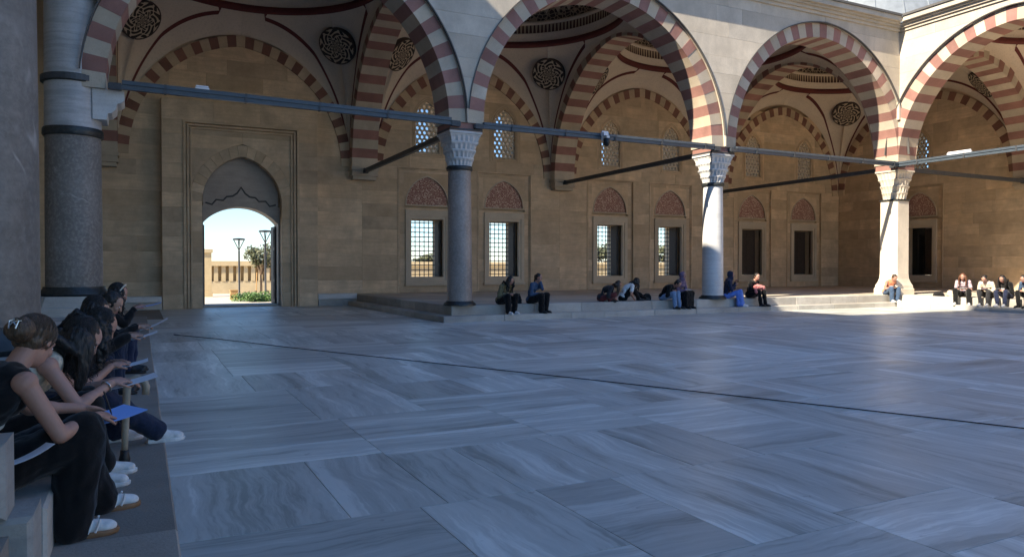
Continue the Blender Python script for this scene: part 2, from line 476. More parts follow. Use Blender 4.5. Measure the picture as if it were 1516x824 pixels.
# ------------------------------------------------------------------ platforms with steps
def stones_along(parent, name, mat, F, s0, s1, d0, d1, z0, z1, lo, hi, c=0.012, gap=0.003, rr=rng):
    """a row of blocks, face towards -d chamfered"""
    s = s0
    while s < s1 - 1e-6:
        e = s + rr.uniform(lo, hi)
        if e > s1 - lo * 0.6: e = s1
        m = MB(); m.cbox(s + gap, e - gap, d0 + rr.uniform(-0.004, 0.004), d1, z0, z1 + rr.uniform(-0.003, 0.003), c, F); m.build(name, mat, parent)
        s = e
def steps(name, label_stones, F, s0, s1, mat_low, mat_up, low_w=0.37):
    pass
plat = struct(MB().box(7.60, XW, 18.70, YW, 0.0, PLAT - 0.012).box(25.55, XW, -6, 18.70, 0.0, PLAT - 0.012).build('arcade_platform', 'platform_stone'))
prr = random.Random(5)
# front of far arcade (faces -Y)
stones_along(plat, 'step_stone', 'step_marble', FX(0, 0), 7.12, 25.05, 18.205, 18.60, -0.02, STEP, 1.1, 2.2, rr=prr)
stones_along(plat, 'kerb_stone', 'step_marble', FX(0, 0), 7.49, 25.41, 18.575, 19.12, -0.02, PLAT, 1.3, 2.6, rr=prr)
# side towards the portal (faces -X)
stones_along(plat, 'step_stone', 'step_marble', FY(0, 0), 18.61, 28.20, 7.125, 7.50, -0.02, STEP, 1.1, 2.2, rr=prr)
stones_along(plat, 'kerb_stone', 'step_marble', FY(0, 0), 19.13, 28.20, 7.495, 8.00, -0.02, PLAT, 1.3, 2.6, rr=prr)
# right arcade (faces -X)
stones_along(plat, 'step_stone', 'step_marble', FY(0, 0), 9.0, 18.195, 25.055, 25.45, -0.02, STEP, 1.1, 2.2, rr=prr)
stones_along(plat, 'kerb_stone', 'step_marble', FY(0, 0), 9.0, 18.56, 25.415, 25.95, -0.02, PLAT, 1.3, 2.6, rr=prr)
# platform paving seen at a low angle
pr = []
for i in range(5):
    a = 8.005 + i * 5.4; split_rect((a, min(a + 5.4, XW), 19.13, 23.6), pr, prr, hi=3.0); split_rect((a, min(a + 5.4, XW), 23.6, YW), pr, prr, hi=3.0)
for r in pr: slab(r, plat, 'platform_stone', PLAT + 0.0, 0.03, rr=prr)
for r in ([(25.96, 30.3, 9 + 3.3 * i, 9 + 3.3 * (i + 1)) for i in range(3)]):
    q = []; split_rect((r[0], r[1], r[2], min(r[3], 19.1)), q, prr)
    for t in q: slab(t, plat, 'platform_stone', PLAT, 0.03, rr=prr)
# low benches beside the portal
for (a, b_, lab) in ((6.02, 7.48, 'low stone slab bench between the portal and the arcade platform'), (-1.0, 0.68, 'low stone slab bench left of the portal behind the thick column')):
    t = thing('stone_bench', lab, 'bench', ((a + b_) / 2, 28.5, 0))
    MB().cbox(a, b_, 28.25, 28.75, -0.01, 0.24, 0.012, FX(0, 0)).build('base', 'step_marble', t)
    MB().cbox(a - 0.02, b_, 28.21, 28.75, 0.243, 0.45, 0.015, FX(0, 0)).build('slab', 'marble_white', t)

# mosque portico side: two steps
pstep = struct(MB().box(-11, XS - 0.1, -30, 28.2, -0.1, PLAT - 0.012).box(-0.6, XE - 0.12, -6, 22.0, -0.1, STEP - 0.012).build('portico_platform', 'rough_granite'))
qrr = random.Random(11)
stones_along(pstep, 'step_stone', 'rough_granite', FY(0, 0, -1), 2.0, 22.0, -XE + 0.006, -XS + 0.02, -0.02, STEP, 1.6, 2.6, 0.01, rr=qrr)
stones_along(pstep, 'kerb_stone', 'step_marble', FY(0, 0, -1), 3.80, 22.0, -XS, 1.0, -0.02, PLAT, 1.4, 2.4, 0.015, rr=qrr)
t = []
split_rect((-3.2, -1.0, 3.80, 8.0), t, qrr); split_rect((-3.2, -1.0, 8.0, 14.0), t, qrr); split_rect((-3.2, -1.0, 14.0, 20.0), t, qrr)
for r in t: slab(r, pstep, 'step_marble', PLAT, 0.03, rr=qrr)
mb = thing('marble_block', 'tall pale marble block at the end of the portico seat', 'block', (-0.85, 3.0, 0))
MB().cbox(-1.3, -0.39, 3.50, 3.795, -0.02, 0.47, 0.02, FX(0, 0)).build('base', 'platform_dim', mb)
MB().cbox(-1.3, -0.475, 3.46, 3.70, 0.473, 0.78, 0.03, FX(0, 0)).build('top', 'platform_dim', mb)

# ------------------------------------------------------------------ arches
def arch_pts(hs, rise, n, off=0.0):
    """points of a two-centred arch from left springing to right, offset outwards by off; rise above springing"""
    c = max(0.0, (rise * rise - hs * hs) / (2 * hs)); Rr = hs + c
    # left arc: centre at (+c), goes from angle pi to apex
    a_ap = math.acos(-c / (Rr)) if Rr > 0 else math.pi / 2
    Ro = Rr + off
    a_end = math.acos(max(-1, min(1, -c / Ro)))
    pts = []
    for i in range(n + 1):
        a = math.pi + (a_end - math.pi) * i / n
        pts.append((c + Ro * math.cos(a), Ro * math.sin(a)))
    right = [(-x, z) for x, z in pts[:-1]][::-1]
    return pts + right
def arch_x(hs, rise, off, z):
    """half width of the arch (offset) at height z above springing; None above the apex"""
    c = max(0.0, (rise * rise - hs * hs) / (2 * hs)); Ro = hs + c + off
    if z >= math.sqrt(max(0, Ro * Ro - c * c)): return None
    if z <= 0: return Ro - c
    return math.sqrt(Ro * Ro - z * z) - c
def arch(label, F, base, hs, spring, rise, ring, d0, d1, nv, mats=('cream_stone', 'red_stone'), group=None, name='striped_arch', fillet=True, rr=rng, legs=0.0):
    t = thing(name, label, 'arch', base, group)
    inner = arch_pts(hs, rise, 200); outer = arch_pts(hs, rise, 200, ring)
    m = len(inner) - 1
    if nv % 2 == 0: nv += 1
    for k in range(nv):
        a, b_ = k / nv * m, (k + 1) / nv * m
        idx = [a + (b_ - a) * q / 3 for q in range(4)]
        def at(P, i):
            i0 = int(min(m - 1, math.floor(i))); f = i - i0
            return (P[i0][0] * (1 - f) + P[i0 + 1][0] * f, P[i0][1] * (1 - f) + P[i0 + 1][1] * f)
        g = 0.010 / (m * 0.07) * 1.0
        idx[0] += g; idx[-1] -= g
        poly = [at(inner, i) for i in idx] + [at(outer, i) for i in idx[::-1]]
        poly = [(p[0], p[1] + spring) for p in poly]
        e = rr.uniform(-0.006, 0.006)
        MB().prism(poly, d0 + e, d1, F).build('voussoir', mats[k % 2], t)
    return t

BAYC = [(X1 + X2) / 2, (X2 + X3) / 2, (X3 + X4) / 2]
FHS, FRISE, RING = 3.985, 4.10, 0.47
arr = random.Random(3)
arch('red and cream striped arch spanning in front of the portal', FX(BAYC[0], YC), (BAYC[0], YC, SPR), FHS, SPR, FRISE, RING, -HT, HT, 39, rr=arr)
arch('striped arch between the dark granite column and the white column', FX(BAYC[1], YC), (BAYC[1], YC, SPR), FHS, SPR, FRISE, RING, -HT, HT, 39, rr=arr)
arch('striped arch between the white column and the square corner pier', FX(BAYC[2], YC), (BAYC[2], YC, SPR), FHS, SPR, FRISE, RING, -HT, HT, 39, rr=arr)
arch('sunlit striped arch of the side arcade springing from the corner pier', FY(X4, YC - B / 2), (X4, YC - B / 2, SPR), FHS, SPR, FRISE, RING, -HT, HT, 39, rr=arr)
# transverse arches
TY0, TY1 = YC + HT, YW - 0.42
THS = (TY1 - TY0) / 2; TCY = (TY0 + TY1) / 2; TRISE = 4.92
for x, lab in ((X1, 'striped cross arch behind the thick ringed column'), (X2, 'striped cross arch from the dark granite column to the wall'),
               (X3, 'striped cross arch from the white column to the wall'), (X4, 'striped cross arch from the corner pier to the windowed wall')):
    arch(lab, FY(x, TCY), (x, TCY, SPR), THS, SPR, TRISE, RING, -HT, HT, 41, rr=arr, name='cross_arch')
TX0, TX1 = X4 + HT, XW - 0.42
arch('striped cross arch from the corner pier to the side wall', FX((TX0 + TX1) / 2, YC), ((TX0 + TX1) / 2, YC, SPR), (TX1 - TX0) / 2, SPR, 4.6, RING, -HT, HT, 39, rr=arr, name='cross_arch')
arch('striped cross arch at the far end of the side arcade bay', FX((TX0 + TX1) / 2, YN), ((TX0 + TX1) / 2, YN, SPR), (TX1 - TX0) / 2, SPR, 4.6, RING, -HT, HT, 39, rr=arr, name='cross_arch')
# corbels carrying the cross arches on the wall
def corbel(lab, F):
    t = thing('corbel', lab, 'corbel', F(0, 0, 4.85), 'corbels under the cross arches')
    m = MB(); m.box(-0.54, 0.54, -0.46, 0.02, 5.20, 5.317, F); m.box(-0.50, 0.50, -0.42, 0.02, 5.05, 5.198, F); m.box(-0.52, 0.52, -0.44, 0.02, 4.99, 5.048, F); m.box(-0.46, 0.46, -0.36, 0.02, 4.85, 4.988, F)
    m.build('block', 'cream_stone', t)
for x, lab in ((X1, 'pale stepped stone corbel on the wall behind the thick ringed column'), (X2, 'pale stepped corbel on the wall between portal and first window'),
               (X3, 'pale stepped corbel on the wall between second and third window'), (X4, 'pale stepped corbel on the wall between fourth and fifth window')):
    corbel(lab, FX(x, YW - 0.03))
corbel('pale stepped corbel on the side wall opposite the corner pier', FY(XW - 0.03, YC))

# ------------------------------------------------------------------ facade spandrels and cornice
def spandrels(parent, F, axis0, axis1, centres, zt, d0, d1, mat, rr):
    """courses of blocks between the arch extrados and the cornice"""
    z = SPR + 0.004
    while z < zt - 0.05:
        h = rr.uniform(0.48, 0.66); z1 = z + h
        if z1 > zt - 0.3: z1 = zt
        # free intervals in this course: complement of the arches
        samples = 5
        zs = [z + (z1 - z) * q / (samples - 1) for q in range(samples)]
        spans = []
        edges = [axis0] + [None] * 0
        def hw(q): return arch_x(FHS, FRISE, RING + 0.012, q - SPR)
        cs = sorted(centres)
        bounds = [(None, cs[0])] + [(cs[i], cs[i + 1]) for i in range(len(cs) - 1)] + [(cs[-1], None)]
        for lc, rc in bounds:
            L_, R_ = [], []
            ok = []
            for q in zs:
                w = hw(q)
                lo = axis0 if lc is None else (lc + w if w is not None else lc)
                hi = axis1 if rc is None else (rc - w if w is not None else rc)
                L_.append(lo); R_.append(hi)
            if max(R_[q] - L_[q] for q in range(samples)) < 0.012: continue
            mid_lo, mid_hi = max(L_), min(R_)
            cuts = []
            if mid_hi - mid_lo > 2.2:
                n = int((mid_hi - mid_lo) / 1.9) + 1
                for q in range(1, n): cuts.append(mid_lo + (mid_hi - mid_lo) * (q + rr.uniform(-0.25, 0.25)) / n)
            prevE = L_
            for ci in range(len(cuts) + 1):
                nextE = [cuts[ci]] * samples if ci < len(cuts) else R_
                g = 0.0025
                pts_l = [(prevE[q] + g, zs[q] + (g if q == 0 else -g if q == samples - 1 else 0)) for q in range(samples)]
                pts_r = [(nextE[q] - g, zs[q] + (g if q == 0 else -g if q == samples - 1 else 0)) for q in range(samples)]
                # drop degenerate rows
                keep = [q for q in range(samples) if pts_r[q][0] - pts_l[q][0] > 0.004]
                if len(keep) >= 2:
                    poly = [pts_l[q] for q in keep] + [pts_r[q] for q in keep[::-1]]
                    MB().prism(poly, d0 + rr.uniform(-0.003, 0.003), d1, F).build('stone_block', mat, parent)
                prevE = nextE
        z = z1
ZT = 10.12
fw = thing('arcade_wall', 'pale stone wall above the arches on the far side of the courtyard', 'wall', (X2, YC, 0))
spandrels(fw, FX(0, YC), X1 + 0.35, X4 - 0.5, BAYC, ZT, -HT - 0.10, HT, 'facade_stone', arr)
sw = thing('arcade_wall', 'bright sunlit stone wall above the side arcade arch', 'wall', (X4, YC - 4, 0))
spandrels(sw, FY(X4, 0), YC - B - B, YC - HT - 0.105, [YC - B / 2, YC - B * 1.5], ZT, -HT - 0.10, HT, 'facade_stone', arr)
MB().box(X4 - .46, X4 + .46, YC - .46, YC + .46, SPR, SPR + 1.598).build('corner_core', 'cream_stone', fw)
MB().box(X4 - HT - 0.1, X4 + HT, YC - HT - 0.1, YC + HT, SPR + 1.6, ZT).build('corner_stone', 'facade_stone', fw)
def cornice(parent, F, s0, s1, m0, m1):
    """stepped cornice; m0/m1: mitre slope at each end (s shifts by m*depth)"""
    base = -HT - 0.10
    tiers = [(0.06, ZT, ZT + 0.10), (0.13, ZT + 0.102, ZT + 0.20), (0.21, ZT + 0.202, ZT + 0.27), (0.32, ZT + 0.272, ZT + 0.44)]
    for pr_, z0, z1 in tiers:
        m = MB(); d = base - pr_
        vs = [F(s0 + m0 * -pr_, d, z0), F(s1 + m1 * -pr_, d, z0), F(s1, base + 0.7, z0), F(s0, base + 0.7, z0)]
        vs += [(p[0], p[1], z1) for p in vs]
        m.add(vs, [(0, 1, 2, 3), (4, 5, 6, 7), (0, 1, 5, 4), (1, 2, 6, 5), (2, 3, 7, 6), (3, 0, 4, 7)]).build('cornice', 'facade_stone', parent)
    m = MB(); d = base - 0.37; pr_ = 0.37
    z0, z1 = ZT + 0.442, ZT + 0.52
    vs = [F(s0 + m0 * -pr_, d, z0), F(s1 + m1 * -pr_, d, z0), F(s1, base + 1.2, z0), F(s0, base + 1.2, z0)]
    vs += [(p[0], p[1], z1) for p in vs]
    m.add(vs, [(0, 1, 2, 3), (4, 5, 6, 7), (0, 1, 5, 4), (1, 2, 6, 5), (2, 3, 7, 6), (3, 0, 4, 7)]).build('lead_edge', 'fillet_dark', parent)
cornice(fw, FX(0, YC), X1 + 0.35, X4 - HT - 0.1, 0, 1)
cornice(sw, FY(X4, 0), YC - 2 * B, YC - HT - 0.1, 0, 1)
# thin dark mouldings along the extrados
def fillet(parent, F, c):
    o1, o2 = arch_pts(FHS, FRISE, 60, RING + 0.006), arch_pts(FHS, FRISE, 60, RING + 0.034)
    m = MB(); n = len(o1); d0 = -HT - 0.125; d1 = -HT - 0.05
    rows = []
    for i in range(n):
        a, b_ = o1[i], o2[i]
        if a[1] < 0.25: continue
        rows.append([F(c + a[0], d0, a[1] + SPR), F(c + b_[0], d0, b_[1] + SPR), F(c + b_[0], d1, b_[1] + SPR), F(c + a[0], d1, a[1] + SPR)])
    m.grid(rows, True); m.build('archivolt_moulding', 'fillet_dark' if c != 99 else 'facade_stone', parent)
for c in BAYC: fillet(fw, FX(0, YC), c)
fillet(sw, FY(X4, 0), YC - B / 2)

# ------------------------------------------------------------------ vaults
def vault(label, cx, cy, hx, hy, rx, ry, zc=10.6, a=3.86, med=True):
    """pendentives on four arches (rise rx on the +-x sides, ry on the +-y sides), a ring and a dome"""
    t = thing('vault', label, 'vault', (cx, cy, SPR))
    NS = 24; NT = 14; zs = 5.16; ph = R(62)
    def bpt(q):       # q in 0..4 around the square, corner at .5 + k
        k = int(math.floor(q + 0.5)) % 4; f = q - math.floor(q + 0.5)   # f in -.5...5 along side k
        s = math.sin(f * math.pi) if False else max(-1, min(1, 2 * f))
        if k == 0: x, y, r = hx, s * hy, rx
        elif k == 1: x, y, r = -s * hx, hy, ry
        elif k == 2: x, y, r = -hx, -s * hy, rx
        else: x, y, r = s * hx, -hy, ry
        z = zs + r * math.sqrt(max(0, 1 - s * s))
        u, v = x / hx, y / hy
        ang = math.atan2(v, u)
        return Vector((x, y, z)), Vector((a * math.cos(ang), a * math.sin(ang), zc))
    def surf(q, tt):
        p0, p1 = bpt(q); f = tt * ph
        cr = (1 - math.cos(f)) / (1 - math.cos(ph)); sr = math.sin(f) / math.sin(ph)
        return Vector((cx + p0.x + (p1.x - p0.x) * cr, cy + p0.y + (p1.y - p0.y) * cr, p0.z + (p1.z - p0.z) * sr))
    def qmap(k, w):   # cosine spacing so that the corner keeps its points
        return k + w
    qs = []
    for k in range(4):
        for i in range(NS * 2):
            w = -1 + i / NS
            # finer near the corner (w = 0)
            qs.append(k + 0.5 + 0.5 * math.copysign(abs(w) ** 1.6, w))
    for k in range(4):
        part = [q for q in qs[k * NS * 2:(k + 1) * NS * 2]] + [k + 1.0]
        m = MB().grid([[surf(q, i / NT) for q in part] for i in range(NT + 1)])
        pd = m.build('pendentive', 'plaster', t, smooth=True)
        # painted border lines: pulled in from each arch along the surface, cut off under the ring
        ctr = Vector((cx, cy, 0)); ztop = zc - 0.10
        def inw(p, e=0.012):
            d = Vector((cx - p.x, cy - p.y, -1.2)).normalized(); return p + d * e
        def along(q, d):
            prev = surf(q, 0); acc = 0.0
            for i in range(1, 61):
                p = surf(q, i / 60); st = (p - prev).length
                if acc + st >= d: return prev.lerp(p, (d - acc) / st)
                acc += st; prev = p
            return prev
        for sg in (-1, 1):
            side = k if sg < 0 else k + 1
            dmax = 0.42 if side % 2 == 0 else 0.80
            line = []
            for i in range(46):
                f = (i / 45) ** 1.5
                q = k + 0.5 + sg * (0.004 + 0.47 * f)
                d = 0.10 + (dmax - 0.10) * min(1, f * 3.0) ** 0.8
                a_, b_ = along(q, d), along(q, d + 0.19 + 0.12 * (1 - min(1, f * 5)))
                if b_.z > ztop: break
                line.append([inw(a_), inw(b_)]); qe = q
            if len(line) > 1: line.append([inw(surf(qe + sg * 0.012, 1.0)), inw(surf(qe - sg * 0.012, 1.0))]); MB().grid(line).build('border', 'paint_red', pd)
        if med:
            q = k + 0.5
            p = surf(q, 0.75); pu = surf(q, 0.79); pl = surf(q - 0.03, 0.75); prr_ = surf(q + 0.03, 0.75)
            up = (pu - p).normalized(); rt = (prr_ - pl).normalized(); nn = rt.cross(up).normalized()
            if nn.dot(Vector((cx, cy, 8)) - p) < 0: nn = -nn
            rt = up.cross(nn)
            me = MB(); n = 40; rad = 0.70
            me.v = [tuple(p + nn * 0.07)]
            for rr_, e in ((0.35, 0.06), (0.70, 0.045), (0.70, -0.14)):
                me.v += [tuple(p + nn * e + (rt * math.cos(2 * math.pi * i / n) + up * math.sin(2 * math.pi * i / n)) * rr_) for i in range(n)]
            for i in range(n):
                j = (i + 1) % n
                me.f += [(0, 1 + i, 1 + j), (1 + i, 1 + n + i, 1 + n + j, 1 + j), (1 + n + i, 1 + 2 * n + i, 1 + 2 * n + j, 1 + n + j)]
            o = me.build('medallion', 'medallion_paint', pd, recalc=True)
            uvl = o.data.uv_layers.new(name='UVMap')
            for lp in o.data.loops:
                d = o.data.vertices[lp.vertex_index].co - p
                uvl.data[lp.index].uv = (d.dot(rt) / rad, d.dot(up) / rad)
    # ring at the foot of the dome
    def ring(name, prof, mat, n=96):
        m = MB().lathe(cx, cy, prof, n, False); o = m.build(name, mat, t, smooth=True, recalc=False)
        uvl = o.data.uv_layers.new(name='UVMap')
        for pl in o.data.polygons:
            us = []
            for li in pl.loop_indices:
                c = o.data.vertices[o.data.loops[li].vertex_index].co
                us.append((math.atan2(c.y - cy, c.x - cx) / (2 * math.pi) % 1.0, c.z))
            mx = max(u for u, _ in us)
            for li, (u, z) in zip(pl.loop_indices, us):
                if mx - u > 0.5: u += 1
                z0 = prof[0][1]; z1 = prof[-1][1]
                uvl.data[li].uv = (u, (z - z0) / (z1 - z0))
        return o
    ring('ring_moulding', [(a + 0.02, zc - 0.10), (a - 0.06, zc - 0.08), (a - 0.10, zc - 0.01), (a - 0.08, zc + 0.10), (a - 0.02, zc + 0.16)], 'paint_red')
    ring('ring_band', [(a - 0.02, zc + 0.155), (a - 0.04, zc + 0.36), (a - 0.11, zc + 0.42), (a - 0.11, zc + 0.46)], 'plaster')
    ring('ring_frieze', [(a - 0.10, zc + 0.455), (a - 0.09, zc + 0.80)], 'band_paint')
    ring('ring_moulding', [(a - 0.09, zc + 0.795), (a - 0.17, zc + 0.83), (a - 0.17, zc + 0.92), (a - 0.08, zc + 0.95)], 'plaster')
    dp = []
    for i in range(19):
        f = i / 18 * R(90); dp.append(((a - 0.08) * math.cos(f) + 0.002, zc + 0.945 + 2.9 * math.sin(f)))
    ring('dome', dp, 'dome_paint')
    # lead roof: annulus and outer dome with standing seams
    m = MB(); rows = [[], []]
    for i in range(64):
        an = 2 * math.pi * (i + 0.5) / 64; c_, s_ = math.cos(an), math.sin(an); k_ = 1 / max(abs(c_), abs(s_))
        rows[0].append((cx + c_ * k_ * (hx + 0.52), cy + s_ * k_ * (hy + 0.52), ZT + 0.53)); rows[1].append((cx + c_ * (a + 0.5), cy + s_ * (a + 0.5), ZT + 0.85))
    m.grid(rows, True); m.build('roof', 'lead', t, recalc=False)
    od = [(a + 0.52, ZT + 0.80), (a + 0.52, ZT + 1.25), (a + 0.62, ZT + 1.30), (a + 0.62, ZT + 1.38)]
    for i in range(1, 17):
        f = i / 16 * R(90); od.append(((a + 0.5) * math.cos(f) + 0.002, ZT + 1.38 + 3.4 * math.sin(f)))
    rf = MB().lathe(cx, cy, od, 64, False).build('lead_dome', 'lead', t, smooth=True, recalc=False, ang=35)
    m = MB()
    for i in range(24):
        an = 2 * math.pi * i / 24
        m.tube([(cx + (r_ + 0.01) * math.cos(an), cy + (r_ + 0.01) * math.sin(an), z_) for r_, z_ in od[3:-2]], 0.03, 5)
    m.build('seams', 'lead', rf)
    return t
VCY = (YC + HT + YW) / 2; VHY = (YW - YC - HT) / 2
vault('domed vault with dark painted medallions over the portal bay', BAYC[0], VCY, FHS, VHY, 5.18, 4.72)
vault('domed vault behind the arch between granite and white columns', BAYC[1], VCY, FHS, VHY, 5.18, 4.72)
vault('domed vault behind the arch beside the square corner pier', BAYC[2], VCY, FHS, VHY, 5.18, 4.72)
VCX = (X4 + HT + XW) / 2; VHX = (XW - X4 - HT) / 2
vault('domed vault over the corner bay where both arcades meet', VCX, VCY, VHX, VHY, 5.1, 4.85)
vault('domed vault over the side arcade bay behind the sunlit arch', VCX, YC - B / 2, VHX, FHS, 4.72, 4.9)

# ------------------------------------------------------------------ walls built of blocks, with openings
WHS, WRISE, WSPR, WRING = 3.66, 4.12, 5.36, 0.40
def cells(rect, holes):
    """split rect into cells free of holes"""
    xs = sorted({rect[0], rect[1]} | {h[i] for h in holes for i in (0, 1) if rect[0] < h[i] < rect[1]})
    zs = sorted({rect[2], rect[3]} | {h[i] for h in holes for i in (2, 3) if rect[2] < h[i] < rect[3]})
    out = []
    for j in range(len(zs) - 1):
        run = None
        for i in range(len(xs) - 1):
            mx, mz = (xs[i] + xs[i + 1]) / 2, (zs[j] + zs[j + 1]) / 2
            free = not any(h[0] < mx < h[1] and h[2] < mz < h[3] for h in holes)
            if free:
                run = [run[0], xs[i + 1]] if run else [xs[i], xs[i + 1]]
            if (not free or i == len(xs) - 2) and run:
                out.append((run[0], run[1], zs[j], zs[j + 1])); run = None
    return out
def core(parent, F, rect, holes, d0, d1, mat):
    m = MB()
    for c in cells(rect, holes): m.box(c[0], c[1], d0, d1, c[2], c[3], F)
    return m.build('wall_core', mat, parent)
def ashlar(parent, F, rect, holes, d0, d1, mat, zlines, lmin, lmax, rr, skip=None, gap=0.0013):
    zl = [z for z in zlines if rect[2] - 1e-6 <= z <= rect[3] + 1e-6]
    n = 0
    for j in range(len(zl) - 1):
        z0, z1 = zl[j], zl[j + 1]
        for c in cells((rect[0], rect[1], z0, z1), holes):
            x = c[0]
            while x < c[1] - 1e-6:
                e = x + rr.uniform(lmin, lmax)
                if e > c[1] - lmin * 0.55: e = c[1]
                if not (skip and skip(x, e, z0, z1)):
                    MB().cbox(x + gap, e - gap, d0 + rr.uniform(-0.003, 0.003), d1, z0 + gap, z1 - gap, 0.003, F).build('stone_block', mat, parent); n += 1
                x = e
    return n
def lerpz(a, b, n): return [a + (b - a) * i / n for i in range(n + 1)]
ZOUT = sorted(set(lerpz(PLAT, 5.5, 10) + [5.5, 5.95] + lerpz(5.95, 8.45, 5) + lerpz(8.45, 10.05, 3)))
def arch_outline(hw, z0, spring, apex, n=10):
    p = [(-hw, z0)] + [(x, spring + z) for x, z in arch_pts(hw, apex - spring, n)] + [(hw, z0)]
    return p
def arch_panel(m, F, rect, out, d0, d1):
    """rectangular panel with the opening `out` (list of (s,z)), thickness d0..d1"""
    cx = (rect[0] + rect[1]) / 2; cz = (rect[2] + rect[3]) / 2
    def toR(p):
        dx, dz = p[0] - cx, p[1] - cz
        k = min(((rect[1] if dx > 0 else rect[0]) - cx) / dx if abs(dx) > 1e-6 else 1e9, ((rect[3] if dz > 0 else rect[2]) - cz) / dz if abs(dz) > 1e-6 else 1e9)
        return (cx + dx * k, cz + dz * k)
    n = len(out)
    R_ = [toR(p) for p in out]
    # insert rect corners
    oo, rr_ = [], []
    for i in range(n):
        oo.append(out[i]); rr_.append(R_[i])
        j = (i + 1) % n
        a, b_ = R_[i], R_[j]
        if abs(a[0] - b_[0]) > 1e-4 and abs(a[1] - b_[1]) > 1e-4:
            for c in ((rect[0], rect[2]), (rect[1], rect[2]), (rect[0], rect[3]), (rect[1], rect[3])):
                if min(a[0], b_[0]) - 1e-6 <= c[0] <= max(a[0], b_[0]) + 1e-6 and min(a[1], b_[1]) - 1e-6 <= c[1] <= max(a[1], b_[1]) + 1e-6:
                    f = 0.5; oo.append((out[i][0] * .5 + out[j][0] * .5, out[i][1] * .5 + out[j][1] * .5)); rr_.append(c)
    rows = []
    for p, q in zip(oo, rr_):
        rows.append([F(q[0], d0, q[1]), F(p[0], d0, p[1]), F(p[0], d1, p[1]), F(q[0], d1, q[1])])
    rows.append(rows[0])
    m.grid(rows)
    return m

def hex_lattice(w, h, pitch, hole, th):
    """honeycomb screen centred on s=0, from z=0 to h"""
    m = MB(); rows = int(h / (pitch * 0.866)) + 2; cols = int(w / pitch) + 2
    for j in range(rows):
        for i in range(-cols, cols + 1):
            x = i * pitch + (0.5 * pitch if j % 2 else 0); z = j * pitch * 0.866
            if abs(x) > w / 2 + pitch * 0.4 or z > h + pitch * 0.3: continue
            o = len(m.v)
            for r, y in ((pitch * 0.5774, 0), (hole, 0), (hole * 0.92, th), (pitch * 0.5774, th)):
                m.v += [(x + r * math.cos(R(30 + 60 * k)), y, z + r * math.sin(R(30 + 60 * k))) for k in range(6)]
            for k in range(6):
                l = (k + 1) % 6
                m.f += [(o + k, o + l, o + 6 + l, o + 6 + k), (o + 6 + k, o + 6 + l, o + 12 + l, o + 12 + k), (o + 12 + k, o + 12 + l, o + 18 + l, o + 18 + k)]
    return m
LAT = hex_lattice(1.06, 2.16, 0.205, 0.078, 0.06)
def upper_window(parent, F, c):
    out = [(c + x, z) for x, z in arch_outline(0.51, 6.10, 7.42, 8.22)]
    m = arch_panel(MB(), F, (c - 0.75, c + 0.75, 5.95, 8.45), out, -0.005, 0.07)
    w = m.build('upper_window', 'wall_stone', parent)
    mo = MB()
    for off, dd in ((0.06, 0.035), (0.13, 0.02)):
        a = [(c + x, z) for x, z in arch_outline(0.51 + off, 6.10 - off, 7.42, 8.22 + off * 1.1)]
        b_ = [(c + x, z) for x, z in arch_outline(0.51 + off + 0.03, 6.10 - off - 0.03, 7.42, 8.22 + (off + 0.03) * 1.1)]
        rows = [[F(p[0], -0.006, p[1]), F(p[0], -dd, p[1]), F(q[0], -dd, q[1]), F(q[0], -0.006, q[1])] for p, q in zip(a, b_)]
        rows.append(rows[0]); mo.grid(rows)
    mo.build('moulding', 'wall_stone', w)
    lm = MB(); lm.v = [F(c + v[0], 0.075 + v[1], 6.06 + v[2]) for v in LAT.v]; lm.f = list(LAT.f)
    lm.build('lattice', 'marble_frame', w, recalc=True)
    MB().box(c - 0.55, c + 0.55, 0.18, 0.186, 6.05, 8.25, F).build('pane', 'window_glass', w)
    return w
GRID = MB()
